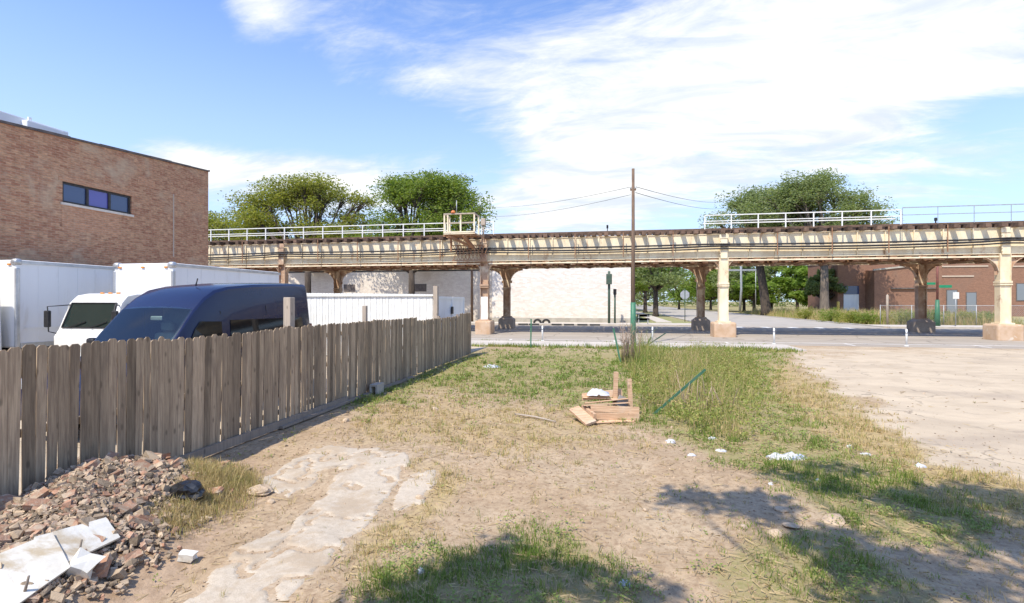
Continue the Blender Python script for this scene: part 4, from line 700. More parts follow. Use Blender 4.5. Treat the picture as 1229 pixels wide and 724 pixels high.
# ------------------------------------------------------------------ vehicles
def wheel(parent, x, y, r, w):
    tb = MB(); tb.lathe((x, y, r), [(r*.6, -w/2), (r*.93, -w/2), (r, -w*.35), (r, w*.35), (r*.93, w/2), (r*.6, w/2)], 24, 'x'); ty = tb.build('wheel', M['rubber'], parent)
    rb = MB(); rb.lathe((x, y, r), [(r*.2, -w*.44), (r*.6, -w*.4), (r*.6, w*.4), (r*.2, w*.44)], 16, 'x'); rb.build('rim', M['rim'], ty)
def box_truck(loc, Lb, label, cabcol):
    root = empty('box_truck', loc, label=label, cat='truck', group='white box trucks'); w = 1.16; zb, zt_ = .98, 3.68
    b = MB(); b.bevel((0, Lb/2, (zb+zt_)/2), (2*w, Lb, zt_-zb), .05, 2); b.build('cargo_box', M['white_box'], root)
    tr = MB()
    for sx in (-1, 1):
        tr.b2((sx*w-.03 if sx < 0 else w-.01, -.02, zt_-.12), (sx*w+.01 if sx < 0 else w+.03, Lb+.02, zt_-.02)); tr.b2((sx*w-.02 if sx < 0 else w-.012, .1, zb-.02), (sx*w+.012 if sx < 0 else w+.02, Lb, zb+.14))
        tr.bevel((sx*(w-.09), .06, zt_-.07), (.27, .24, .22), .1, 4)
        tr.bevel((sx*(w-.02), .03, (zb+zt_)/2-.12), (.09, .12, zt_-zb-.26), .03, 2)
    tr.build('corner_trim', M['alu'], root); rb = MB()
    for sx in (-1, 1):
        for q in range(1, int(Lb/.61)): rb.b2((sx*w-.006 if sx < 0 else w+.0005, q*.61-.012, zb+.16), (sx*w-.0005 if sx < 0 else w+.006, q*.61+.012, zt_-.14))
        rb.b2((sx*w-.018 if sx < 0 else w+.0005, .2, 1.55), (sx*w-.0005 if sx < 0 else w+.018, Lb-.1, 1.62))
    rb.build('side_rib', M['white_box'], root)
    for sx in (-.9, 0, .9): MB().bevel((sx, -.02, zt_-.14), (.12, .05, .05), .015).build('marker_lamp', M['amber'], root)
    ch = MB(); ch.b2((-.45, -2.0, .55), (.45, Lb, .8)); ch.b2((-w+.1, .3, .8), (w-.1, Lb-.1, .975)); ch.build('chassis', M['black_plastic'], root)
    cw = 1.0; y0, y1 = -2.05, -.25; pr = [(y0, .5), (y0-.02, 1.25), (y0+.12, 1.45), (y0+.42, 2.18), (y0+.62, 2.36), (y0+.95, 2.42), (y1, 2.42), (y1, .6)]
    cab = MB(); n = len(pr); vs = []
    for sx, k in ((-1, 0), (-.94, 1), (.94, 1), (1, 0)):
        for (yy, z) in pr: i = .06 if k == 0 else 0.; cy, cz = -1.2, 1.45; tz = .06*max(0, z-1.3); vs.append((sx*(cw-tz), yy+(cy-yy)*i*.5, z+(cz-z)*i*.5))
    fs = [tuple(range(n))[::-1], tuple(range(3*n, 4*n))]
    for r_ in range(3):
        for k in range(n): fs.append((r_*n+k, r_*n+(k+1) % n, (r_+1)*n+(k+1) % n, (r_+1)*n+k))
    vs = [(a_, b_, .5+(c_-.5)*1.12) for a_, b_, c_ in vs]; cab.add(vs, fs); cb = cab.build('cab', cabcol, root)
    ws = MB(); p = [(-.86, y0+.14, 1.62), (.86, y0+.14, 1.62), (.80, y0+.40, 2.35), (-.80, y0+.40, 2.35)]; nrm = Vector((0, -.93, .36))
    ws.add([Vector(q)+nrm*.012 for q in p]+[Vector(q)-nrm*.02 for q in p], [(0, 1, 2, 3), (4, 7, 6, 5), (0, 4, 5, 1), (1, 5, 6, 2), (2, 6, 7, 3), (3, 7, 4, 0)]); ws.build('windscreen', M['windscreen'], cb)
    gk = MB()
    for i in range(4): gk.bar(Vector(p[i])+nrm*.015, Vector(p[(i+1) % 4])+nrm*.015, .05, .03)
    gk.build('window_gasket', M['black_plastic'], cb)
    wp = MB()
    for xx in (-.55, .2): wp.bar(Vector((xx, y0+.12, 1.62))+nrm*.04, Vector((xx+.5, y0+.2, 1.78))+nrm*.04, .03, .02)
    wp.build('wiper', M['black_plastic'], cb)
    for sx in (-1, 1):
        sg = MB(); sg.prism([(y0+.35, 1.62), (y1-.5, 1.62), (y1-.5, 2.32), (y0+.58, 2.32)], 'x', sx*(cw-.022), sx*(cw+.004)); sg.build('side_window', M['glass'], cb)
        mr = MB(); mr.bevel((sx*(cw+.2), y0-.02, 1.88), (.18, .1, .5), .03); mr.tube([(sx*.9, y0+.1, 1.42), (sx*(cw+.16), y0-.02, 1.5), (sx*(cw+.2), y0-.02, 2.25), (sx*.86, y0+.42, 2.3)], .018, 6); mr.build('mirror', M['black_plastic'], cb)
        hl = MB(); hl.bevel((sx*.72, y0-.02, .82), (.36, .1, .2), .04); hl.build('headlight', M['alu'], cb)
    for xx in (-.3, 0, .3): MB().bevel((xx, y0+.9, 2.66), (.12, .06, .05), .015).build('marker_lamp', M['amber'], cb)
    bp = MB(); bp.bevel((0, y0-.06, .5), (2.0, .14, .3), .04); bp.build('bumper', M['grey_metal'], root)
    for yy in (-1.35, Lb*.72):
        for sx in (-1, 1): wheel(root, sx*.88, yy, .42, .26)
    return root
t1x, t1y = at_x(20, -17.7)
box_truck((-17.7-1.16, 12.6, 0), 6.2, 'white box truck parked by the brick wall, its cab out of view', M['white_paint'])
box_truck((-14.1-1.16, 14.6, 0), 5.6, 'white box truck with white cab facing forward beside the navy van', M['white_paint'])
# navy van
def van(loc):
    root = empty('cargo_van', loc, label='navy blue high-roof cargo van parked behind the plank fence', cat='van'); Sx = [(0, .78, .5, .78, .72, .1), (.06, .92, .4, .92, .84, .12), (.3, .98, .34, 1.08, .86, .12), (.75, 1.01, .32, 1.2, .86, .12), (1.2, 1.03, .3, 1.34, .86, .12), (1.6, 1.03, .3, 1.79, .87, .13), (2.02, 1.03, .3, 2.24, .84, .16), (2.3, 1.03, .3, 2.48, .83, .2), (2.6, 1.03, .3, 2.65, .83, .22), (3.0, 1.03, .3, 2.74, .83, .22), (3.8, 1.03, .3, 2.81, .84, .22), (5.3, 1.03, .3, 2.87, .84, .22), (5.86, 1.03, .3, 2.87, .84, .22), (5.93, 1.0, .36, 2.82, .81, .2)]
    ys = np.array([s[0] for s in Sx]); A_ = np.array(Sx)
    def sec(yy): return [float(np.interp(yy, ys, A_[:, k])) for k in range(1, 6)]
    def half(yy):
        hw, zb, z, wt, r = sec(yy); wt += .05; r *= .6; bl = min(1.3, z-r-.02); pts = [(hw*.95, zb), (hw, zb+.12), (hw, (zb+bl)/2), (hw, bl)]
        for q in (.35, .7): pts.append((hw+(wt-hw)*q**1.4, bl+(z-r-bl)*q))
        for q in range(4): an = PI/2*q/3; pts.append((wt-r+r*math.cos(an), z-r+r*math.sin(an)))
        pts += [(wt*.4, z+.025), (0, z+.03)]; return pts
    yl = sorted(set(list(ys)+[.15, .5, 1.0, 1.4, 1.8, 2.15, 4.5])); vs = []; fs = []; n = 0
    for yy in yl:
        h = half(yy); row = [(-a, yy, z) for a, z in h]+[(a, yy, z) for a, z in h[-2::-1]]; n = len(row); vs += row
    hole = range(9, n-10)
    for i in range(len(yl)-1):
        for k in range(n):
            if not (yl[i] > 1.15 and yl[i+1] < 2.05 and k in hole): fs.append((i*n+k, i*n+(k+1) % n, (i+1)*n+(k+1) % n, (i+1)*n+k))
    fs.append(tuple(range(n))[::-1]); fs.append(tuple((len(yl)-1)*n+k for k in range(n)))
    b = MB(); b.add(vs, fs, True); bo = b.build('body', M['navy'], root); bo.data.set_sharp_from_angle(angle=R(24))
    w = MB(); vs = []; K = 6; ny_ = 6
    for i in range(ny_+1):
        yy = 1.18+(2.04-1.18)*i/ny_; hw, zb, z, wt, r = sec(yy); ww = wt+.05-r*.6+.03
        for k in range(K+1): q = -1+2*k/K; vs.append((ww*q, yy-.008, z+.04-.03*abs(q)**3*1.6))
    fs = [(i*(K+1)+k, i*(K+1)+k+1, (i+1)*(K+1)+k+1, (i+1)*(K+1)+k) for i in range(ny_) for k in range(K)]; w.add(vs, fs, True); w.build('windscreen', M['clear_glass'], bo)
    MB().bevel((0, 1.42, 1.18), (1.7, .75, .24), .08).build('dashboard', M['dash_grey'], bo)
    for sx in (-.48, .48):
        st_ = MB(); st_.bevel((sx, 2.75, 1.35), (.52, .16, .75), .06); st_.bevel((sx, 2.78, 1.86), (.3, .12, .2), .05); st_.bevel((sx, 2.45, .92), (.52, .55, .16), .05); st_.build('seat', M['seat_grey'], bo)
    sw_ = MB(); sw_.tube([(.48+.2*math.cos(q*PI/8), 1.92+.08*math.sin(q*PI/8), 1.38+.18*math.sin(q*PI/8)) for q in range(17)], .016, 6); sw_.build('steering_wheel', M['black_plastic'], bo)
    MB().bevel((0, 2.02, 2.06), (.28, .04, .09), .02).build('rear_view_mirror', M['alu'], bo)
    MB().b2((-.78, 2.95, .5), (.78, 3.0, 2.4)).build('bulkhead', M['seat_grey'], bo)
    for sx in (-.35, .3):
        wi_ = MB(); wi_.bar((sx, 1.2, 1.42), (sx+.5, 1.38, 1.6), .025, .02); wi_.build('wiper', M['black_plastic'], bo)
    MB().bevel((0, 5.96, 2.6), (.5, .04, .06), .01).build('brake_lamp', M['redbrown'], bo)
    for sx in (-1, 1): MB().bevel((sx*.96, 5.95, 1.45), (.1, .06, .7), .02).build('tail_light', M['redbrown'], bo); MB().bevel((sx*1.045, 3.15, 1.22), (.03, .22, .05), .012).build('door_handle', M['black_plastic'], bo)
    def sidepatch(poly, sx, m, nm, off=.008):
        mb = MB(); vs = []
        for yy, z in poly:
            hw, zb, zt__, wt, r = sec(yy); wt += .05; r *= .6; bl = min(1.3, zt__-r-.02); q = max(0, (z-bl)/(zt__-r-bl)); vs.append((sx*(hw+(wt-hw)*q**1.4+off), yy, z))
        mb.add(vs+[(v[0]-sx*.02, v[1], v[2]) for v in vs], [tuple(range(len(vs))), tuple(range(len(vs), 2*len(vs)))[::-1]]+[(i, (i+1) % len(vs), len(vs)+(i+1) % len(vs), len(vs)+i) for i in range(len(vs))]); mb.build(nm, m, bo)
    for sx in (-1, 1):
        sidepatch([(1.62, 1.32), (2.62, 1.32), (2.62, 1.98), (2.1, 2.0), (1.95, 1.85)], sx, M['glass'], 'side_window', .03)
        sidepatch([(2.64, .5), (2.66, .5), (2.66, 2.2), (2.64, 2.2)], sx, M['black_plastic'], 'door_seam', .006)
        sidepatch([(2.85, 1.42), (5.55, 1.40), (5.52, 1.98), (2.9, 2.0)], sx, M['glass'], 'side_reflection_panel', .014)  # flush dark panel added to stand for the dark reflections along the van side
        sidepatch([(4.1, .5), (4.115, .5), (4.115, 2.3), (4.1, 2.3)], sx, M['black_plastic'], 'door_seam', .012)
        mr = MB(); mr.bevel((sx*1.2, 1.72, 1.5), (.2, .16, .34), .05); mr.bar((sx*1.0, 1.75, 1.4), (sx*1.2, 1.72, 1.4), .08, .06); mr.build('mirror', M['black_plastic'], bo)
        hl = MB(); hl.bevel((sx*.74, .18, .95), (.3, .24, .28), .08); hl.build('headlight', M['alu'], bo)
        for yy in (1.05, 4.75): wheel(root, sx*.88, yy, .35, .24)
    g = MB(); g.bevel((0, -.005, .72), (1.0, .08, .3), .03); g.build('grille', M['black_plastic'], bo)
    a = MB(); a.tube([(0.25, 2.75, 2.74), (.25, 2.8, 2.9)], .015, 6); a.build('antenna', M['black_plastic'], bo)
    return root
van((-8.0-1.0, 6.9, 0))
# white sheet-metal fence and gate
wf_ = empty('sheet_metal_fence', (-7, 20.5, 0), label='bright white corrugated metal fence behind the navy van', cat='fence'); mb = MB(); xx = -16.
zf_ = lambda a: 2.7+.012*(-a)
while xx < -.15:
    for a, c, dy in ((0, .1, 0), (.1, .14, None), (.14, .24, .04), (.24, .28, None)):
        if dy is None: continue
        mb.b2((xx+a, dy*.25+.012, .05), (xx+c+.02, dy*.25+.02, zf_(xx)))
    mb.b2((xx, .03, .06), (xx+.28, .04, zf_(xx)-.01)); xx += .28
mb.build('corrugated_panel', M['white_paint'], wf_)
MB().b2((-16, -.05, 2.62), (0, -.003, 2.70)).build('top_rail', M['white_paint'], wf_); MB().b2((-.12, -.12, 0), (.06, .06, 3.05)).build('corner_post', M['post_wood'], wf_)
gt = empty('metal_gate', (-7, 20.6, 0), label='pale two-leaf metal gate with dark latch at the end of the white fence', cat='gate')
for k in range(2):
    p = MB(); y0 = .08+k*2.0; p.b2((-.02, y0, .1), (.0, y0+1.96, 2.62)); p.b2((.001, y0, .1), (.03, y0+.07, 2.62)); p.b2((.001, y0+1.89, .1), (.03, y0+1.96, 2.62)); p.b2((.001, y0+.07, 2.5), (.03, y0+1.89, 2.62)); p.build('gate_leaf', M['white_box'], gt)
lt = MB(); lt.bevel((.06, 1.9, 2.0), (.06, .22, .34), .02); lt.build('latch', M['black_plastic'], gt)
# ------------------------------------------------------------------ buildings beyond the railway
def box_building(name, label, x0, x1, y0, y1, h, m, cat='building', cap='coping'):
    r = empty(name, (x0, y0, 0), label=label, cat=cat); MB().b2((0, 0, 0), (x1-x0, y1-y0, h)).build('wall', m, r); MB().b2((-.06, -.06, h+.002), (x1-x0+.06, y1-y0+.06, h+.18)).build('coping', M[cap], r); return r
r = box_building('white_brick_building', 'long white painted brick wall of a building seen under the railway', -13.1, 2.6, 58, 80, 8.0, M['brick_white'])
MB().b2((0, -.05, 0), (15.7, -.003, .55)).build('plinth', M['kerb'], r)
r = box_building('pale_building', 'lower pale building wall dappled with tree shade behind the left trees', -70, -13.16, 58.3, 80, 6.0, M['brick_grey'], cap='frame_dark')
for k in range(5): MB().b2((33.5+k*4.6, -.03, 3.6), (35+k*4.6, -.003, 4.5)).build('vent', M['coping'], r) if k in (1, 3) else None
wb = empty('brick_warehouse', (38.3, 95, 0), label='low red-brown brick warehouse with a tall white door at the right', cat='building')
MB().b2((0, 0, 0), (40, 13, 9.2)).build('wall', M['brick_red'], wb); MB().b2((-.1, -.1, 9.202), (40.1, 13, 9.45)).build('coping', M['coping'], wb)
v = MB(); v.add([(4.2, -3, 0), (13.8, -3, 0), (13.8, -.003, 0), (4.2, -.003, 0), (4.2, -3, 7.4), (13.8, -3, 8.4), (13.8, -.003, 8.6), (4.2, -.003, 7.6)], [(0, 1, 2, 3), (4, 7, 6, 5), (0, 4, 5, 1), (1, 5, 6, 2), (2, 6, 7, 3), (3, 7, 4, 0)]); v.build('annex', M['brick_red'], wb)
MB().bar((4.0, -3.05, 7.5), (14.0, -3.05, 8.6), .3, .25).build('roof_edge', M['kerb'], wb)
d = MB(); d.b2((.9, -.08, 0), (3.2, -.003, 5.0)); dd = d.build('door', M['white_box'], wb); MB().b2((.9, -.11, 3.6), (3.2, -.082, 5.0)).build('transom', M['pane_blue'], dd)
MB().b2((6.5, -3.3, 4.4), (13, -3.003, 4.6)).build('awning', M['coping'], wb)
for a, c, z0, z1, m_ in ((16.2, 17.6, .3, 4.2, 'pane_grey'), (19.0, 20.3, .3, 3.8, 'pane_grey'), (26, 29.5, 2.6, 5.2, 'pane_grey'), (33.0, 36, 2.4, 5, 'pane_grey'), (10.5, 11.6, 2.6, 3.5, 'white_box')):
    yo = -3.0 if a < 14 else 0
    w_ = MB().b2((a-.12, yo-.05, z0-.12), (c+.12, yo-.003, z1+.12)).build('window' if z0 > 1 else 'door', M['coping'], wb); MB().b2((a, yo-.08, z0), (c, yo-.052, z1)).build('pane', M[m_], w_)
for a, c, z in ((14.6, 22, 8.0), (23, 37, 7.9), (14.6, 20, 6.4)): MB().b2((a, -.1, z), (c, -.003, z+.22)).build('stone_band', M['stucco'], wb)
for k, (px, dv) in enumerate(((993, 88), (1006, 89))):
    bx, by = at_y(px, dv); bo = MB(); bo.tube([(0, 0, 0), (0, 0, 2.0+.3*k), (0, 0, 2.12+.3*k)], [.2, .2, .08], 12); o = bo.build('bollard', M['yellow'], None, (bx, by, 0)); tag(o, ('shorter yellow bollard beside the forked grey tree trunk', 'taller yellow bollard beside the tall white warehouse door')[k], 'bollard', 'yellow bollards by the warehouse')
for k, (x0, y0, w, d, h, lab) in enumerate(((-6, 108, 10, 12, 8, 'beige house beyond the white wall on the side street'), (-4, 135, 11, 14, 9, 'far tan house down the side street'))):
    r = empty('house', (x0, y0, 0), label=lab, cat='house', group='houses on the side street'); MB().b2((0, 0, 0), (w, d, h)).build('wall', M['stucco'], r); MB().prism([(-.4, h+.003), (w+.4, h+.003), (w/2, h+3)], 'y', -.4, d+.4).build('roof', M['roofing'], r)
    for q in range(3): MB().b2((1.2+q*3, -.05, 2), (2.4+q*3, -.003, 4)).build('window', M['glass'], r)
    for q in range(3): MB().b2((w+.003, 2+q*3.5, 2), (w+.05, 3.4+q*3.5, 4)).build('window', M['glass'], r)
SH = 'shrubs along the chain-link fence'
for k, (px, yy, h_, lab) in enumerate(((1040, 60, 1.3, 'low shrub at the fence left of the tall pale post'), (1084, 59, 1.5, 'shrub behind the far right column base'), (1112, 58.6, 1.7, 'green shrub at the foot of the red-brown pole'), (1160, 60, 1.4, 'pale shrub right of the white square sign'), (1190, 61, 1.2, 'low shrub behind the near right column'), (850, 74, 1.5, 'scrubby bush at the bend of the side street kerb'), (890, 66, 1.5, 'dry bush at the street edge left of the leaning trunk'), (948, 61, 1.3, 'dry bush between the two field trunks'))):
    bx, by = at_y(px, yy); bx = max(bx, 25.9); P = RNG.normal(0, 1, (1500, 3)); P /= np.linalg.norm(P, axis=1, keepdims=True); P *= RNG.random((1500, 1))**.4*(1+.35*np.sin(P[:, :1]*7+k)); P = P*np.array([1.5, 1.1, h_*.55])+np.array([0, 0, h_*.5]); P = P[P[:, 2] > 0]; V, Fq = leafcloud(P, .09)
    rt_ = empty('shrub', (bx, by, 0), label=lab, cat='shrub', group=SH); npmesh('foliage', V, Fq, M['leaf_yellow'] if k % 2 else M['leaf_green'], rt_)
    sm_ = MB()
    for q in range(5): sm_.tube([(0, 0, 0), (random.uniform(-.7, .7), random.uniform(-.5, .5), h_*.8)], [.03, .01], 5)
    sm_.build('stem', M['bark'], rt_)
# chain link fence across the dry field
m, t, b = nt('chain_link'); b.inputs['Base Color'].default_value = (.4, .41, .4, 1); b.inputs['Metallic'].default_value = .5; b.inputs['Roughness'].default_value = .5; M['link'] = m
cf = empty('chain_link_fence', (0, 57.3, 0), label='thin grey chain-link fence along the dry field at the right', cat='fence'); mb = MB(); xx = 27.
while xx < 62:
    for s in (-1, 1): a = (xx, 0, .05) if s > 0 else (xx+1.9, 0, .05); c = (xx+1.9, 0, 1.95) if s > 0 else (xx, 0, 1.95); mb.bar(a, c, .008, .008)
    xx += .17
mb.build('mesh', M['link'], cf); MB().tube([(27, 0, 2), (64, 0, 2)], .025, 6).build('top_rail', M['grey_metal'], cf)
for k in range(14): MB().tube([(27+k*2.8, 0, 0), (27+k*2.8, 0, 2.06)], .035, 8).build('post', M['grey_metal'], cf)
# ------------------------------------------------------------------ street furniture
def pole_thing(name, label, cat, x, y, parts, group=None):
    r = empty(name, (x, y, 0), label=label, cat=cat, group=group)
    for nm, mb, m in parts: mb.build(nm, m, r)
    return r
px_, py_ = 1.4, 28.5
pole_thing('utility_pole', 'slender brown utility pole with green foot in front of the railway', 'utility pole', px_, py_, [
    ('shaft', MB().tube([(0, 0, 0), (0, 0, 9.6)], [.115, .075], 10), M['pole_wood']), ('foot', MB().tube([(0, 0, .02), (0, 0, 2.35)], [.15, .14], 10), M['green_paint']),
    ('crossarm', MB().b2((-.16, -.04, 8.42), (.16, .04, 8.5)), M['pole_wood']), ('insulator', MB().lathe((.13, 0, 8.5), [(.03, 0), (.045, .05), (.03, .12)], 8).lathe((-.13, 0, 8.5), [(.03, 0), (.045, .05), (.03, .12)], 8), M['grey_metal'])])
wpx, wpy = at_y(888, 118)
pole_thing('power_pole', 'white pole with crossbar among the trees beyond the field', 'utility pole', wpx, wpy, [('shaft', MB().tube([(0, 0, 0), (.3, 0, 5), (0, 0, 26)], [.28, .25, .16], 8), M['grey_metal']), ('crossarm', MB().b2((-2.6, -.1, 9), (3.4, .1, 9.4)), M['grey_metal']), ('drop_pipe', MB().tube([(3.2, 0, 9.3), (3.2, 0, 0)], .09, 6), M['grey_metal'])])
lpx, lpy = -15.3, 57.2
pole_thing('power_pole', 'grey pole hidden in the crown behind the platform', 'utility pole', lpx, lpy, [('shaft', MB().tube([(0, 0, 0), (0, 0, 13.6)], [.16, .1], 8), M['pole_wood'])])
def wire(a, b_, sag, r, label):
    pts = [Vector(a).lerp(Vector(b_), s/20)-Vector((0, 0, 4*sag*(s/20)*(1-s/20))) for s in range(21)]; tag(MB().tube(pts, r, 5).build('overhead_wire', M['wire']), label, 'wire', 'overhead wires')
wire((px_+.13, py_, 8.62), (wpx, wpy, 25.5), 1.2, .016, 'upper overhead wire running right from the utility pole'); wire((px_+.13, py_-.0, 8.3), (wpx, wpy, 24.0), 1.2, .016, 'lower overhead wire running right from the utility pole')
wire((px_-.13, py_, 8.62), (lpx, lpy, 13.4), .5, .011, 'upper overhead wire running left from the utility pole'); wire((px_-.13, py_, 8.2), (lpx, lpy, 12.3), .5, .011, 'lower overhead wire running left from the utility pole')
for k, px in enumerate((651, 783, 929, 1088)):
    x, y = at_y(px, 30.75); lab = ('white flexible post in the road beside the thin green stake', 'white flexible post in the road right of the utility pole', 'white flexible post in the road right of the large cream column', 'white flexible post in the road near the far right column')[k]
    r = empty('delineator_post', (x, y, .005), label=lab, cat='traffic post', group='white flexible posts along the road'); MB().lathe((0, 0, 0), [(.11, 0), (.11, .03), (.05, .06)], 12).build('base', M['white_paint'], r); MB().tube([(0, 0, .05), (0, 0, .9), (0, 0, .93)], [.05, .05, .02], 10).build('post', M['white_paint'], r); MB().tube([(0, 0, .68), (0, 0, .78)], .0525, 10).build('band', M['alu'], r)
def upost(p0, p1, w=.045):
    mb = MB(); p0 = Vector(p0); p1 = Vector(p1); tt = (p1-p0).normalized(); a = tt.cross(Vector((0, 1, 0.01))).normalized(); b_ = a.cross(tt)
    mb.bar(p0, p1, w, .006, b_); mb.bar(p0+a*w*.62+b_*.012, p1+a*w*.62+b_*.012, .008, .03, b_); mb.bar(p0-a*w*.62+b_*.012, p1-a*w*.62+b_*.012, .008, .03, b_); return mb
x, y = at_y(637, 26.3); tag(upost((x, y, 0), (x+.02, y, 1.5), .05).build('green_stake', M['green_paint']), 'upright thin green metal stake at the back of the grass', 'stake')
p = gp(784, 498); D = 10.9; q = (p[0]+CA*1.05+.1, p[1]+SA*1.05+.25, .93); tag(upost((p[0], p[1], 0), q, .034).build('leaning_post', M['post_green']), 'dark green metal post leaning over in the tall weeds', 'post')
p = gp(745, 436); tag(upost((p[0], p[1], 0), (p[0]-.28, p[1], 1.35), .05).build('green_stake', M['green_paint']), 'green metal stake leaning left behind the broken crate', 'stake')
p = gp(772, 424); mb = upost((p[0], p[1], 0), (p[0]+.35, p[1], .75), .05); mb.bar((p[0]+.15, p[1]-.05, .35), (p[0]+1.0, p[1]-.05, .95), .07, .05); tag(mb.build('bent_post', M['dark_green']), 'bent dark green post with a raised arm near the utility pole foot', 'post')
for k, (px, base, top, wd, lab) in enumerate(((731, 55, 320, .16, 'green signal pole with a grey box in front of the white wall'), (738, 55.5, 347, .11, 'short dark pole with a black cap in front of the white wall'))):
    x, y = at_y(px, base); zt_ = at_y(px, base, top)[2]
    if k == 0: zt_ = 5.6; parts = [('shaft', MB().tube([(0, 0, .1), (0, 0, zt_)], wd*.85, 10), M['dark_green']), ('signal_box', MB().bevel((0, -.3, 4.75), (.6, .34, 1.1), .05), M['dark_green'])]
    else: parts = [('shaft', MB().tube([(0, 0, .1), (0, 0, zt_-.6)], wd, 8), M['dark_green']), ('cap', MB().bevel((0, 0, zt_-.3), (.34, .3, .62), .05), M['frame_dark'])]
    pole_thing('signal_pole' if k == 0 else 'meter_pole', lab, 'pole', x, y, parts)
x, y = at_y(822, 63); ot = [(.55*math.cos(PI/8+k*PI/4), 3.2+.55*math.sin(PI/8+k*PI/4)) for k in range(8)]
pole_thing('stop_sign', 'grey back of an octagonal stop sign on the side street corner', 'sign', x, y, [('post', MB().tube([(0, -.02, .0), (0, -.02, 3.9)], .045, 8), M['dark_green']), ('panel', MB().prism(ot, 'y', .03, .045), M['alu'])])
x, y = at_y(1125, 54.5)
sp_ = empty('street_sign_pole', (x, y, .11), label='red-brown pole with green street name blades under the railway', cat='pole')
MB().tube([(0, 0, 2.4), (0, 0, 7.2)], .1, 10).build('shaft', M['redbrown'], sp_); MB().tube([(0, 0, 0), (0, 0, 2.45)], [.24, .15], 12).build('base', M['green_paint'], sp_)
MB().bevel((.65, -.04, 3.7), (1.05, .03, .26), .01).build('name_blade', M['sign_green'], sp_); MB().bevel((-.5, .1, 3.98), (.8, .03, .22), .01).build('name_blade', M['sign_green'], sp_)
x, y = at_y(1147, 54.2); pole_thing('parking_sign', 'small white square sign on a thin post near the far right column', 'sign', x, y, [('post', MB().tube([(0, 0, .1), (0, 0, 3.3)], .04, 8), M['grey_metal']), ('panel', MB().bevel((0, -.05, 2.95), (.5, .02, .62), .008), M['white_paint'])])
x, y = at_y(1065, 56.9); tag(MB().tube([(x, y, 0), (x, y, 3.0), (x, y, 3.1)], [.11, .11, .04], 10).build('fence_post', M['post_wood']), 'tall pale post standing at the chain-link fence', 'post')
# barricade, tyres, parking kerbs on the far side of the street
x, y = at_y(772, 53.4); bq = empty('barricade', (x, y, .11), label='small orange and white street barricade on the far corner', cat='barricade')
for sx in (-.45, .45):
    for sy in (-.25, .25): MB().bar((sx, sy, 0), (sx, 0, 1.0), .06).build('leg', M['grey_metal'], bq); MB().b2((-.6, -.05, .75), (.6, -.02, 1.0)).build('board', M['white_paint'], bq); MB().b2((-.6, -.16, .38), (.6, -.13, .6)).build('board', M['orange'], bq)
for k, px in enumerate((645, 655.5)):
    x, y = at_y(px, 54.0); tb = MB(); r_ = .46
    prof = [(.24, -.1), (.3, -.13), (.4, -.13), (r_, -.08), (r_, .08), (.4, .13), (.3, .13), (.24, .1)]; n = 24; vs = []; fs = []
    for rr, hh_ in prof:
        for q in range(n): an = 2*PI*q/n; vs.append((rr*math.cos(an), hh_, rr*math.sin(an)+r_))
    for i in range(8):
        for q in range(n): fs.append((i*n+q, i*n+(q+1) % n, ((i+1) % 8)*n+(q+1) % n, ((i+1) % 8)*n+q))
    tb.add(vs, fs, True); o = tb.build('tyre', M['rubber'], None, (x, y, -.34)); tag(o, ('left of two half-buried black tyres by the white wall', 'right of two half-buried black tyres by the white wall')[k], 'tyre', 'tyres by the white wall')
first = None
for k, px in enumerate((628, 641, 668, 683, 699, 714)):
    x, y = at_y(px, 51.4)
    if first is None: o = first = MB().prism([(-.2, 0), (.2, 0), (.12, .16), (-.12, .16)], 'x', -.5, .5).build('parking_kerb', M['rubber'])
    else: o = first.copy(); C.objects.link(o)
    o.location = (x, y, .006); tag(o, 'black rubber kerb block in a row along the far road edge', 'kerb block', 'black kerb blocks along the far road edge')
# ------------------------------------------------------------------ rubble heap
RX0, RX1, RY0, RY1 = -6.05, -3.2, 1.6, 7.2
gx = np.arange(RX0, RX1, .05); gy = np.arange(RY0, RY1, .05); X, Y = np.meshgrid(gx, gy); x = X.ravel(); y = Y.ravel(); z = gh(x, y)+mound(x, y)+(RNG.random(len(x))-.5)*.015-.03
idx = np.arange(len(x)).reshape(len(gy), len(gx)); Fq = np.stack([idx[:-1, :-1], idx[:-1, 1:], idx[1:, 1:], idx[1:, :-1]], -1).reshape(-1, 4)
M['rubble_soil'] = mat('rubble_soil', (.43, .305, .2), (.32, .22, .14), 8, .95, bmp=.5)
rb = npmesh('rubble_heap', np.stack([x, y, z], -1), Fq, M['rubble_soil'], smooth=True); tag(rb, kind='stuff', label='heap of broken brick and concrete against the fence', cat='rubble')
def mz(x, y): a = np.array([x]); c = np.array([y]); return float(gh(a, c)[0]+mound(a, c)[0])
def scatter_rubble(n, rmin, rmax, m, seed):
    mb = MB(); random.seed(seed); k = 0
    while k < n:
        x = random.uniform(RX0+.1, RX1); y = random.uniform(RY0, RY1-.3); h = float(mound(np.array([x]), np.array([y]))[0])
        if random.random() > (h-.07)*5.: continue
        r = random.uniform(rmin, rmax)*random.uniform(.6, 1.2)*(1.9 if random.random() < .06 else 1); (mb.chunk if random.random() < .8 else mb.rock)((x, y, mz(x, y)+r*.2), r*1.1, flat=.7); k += 1
    return mb
bit = scatter_rubble(8000, .005, .032, None, 3); tag(bit.build('rubble_fragments', M['chunk']), kind='stuff', label='small grey and tan fragments covering the rubble heap', cat='rubble')
bit = scatter_rubble(2300, .01, .038, None, 4); tag(bit.build('brick_fragments', M['brickbit']), kind='stuff', label='small red brick fragments mixed over the rubble heap', cat='rubble')
random.seed(19)
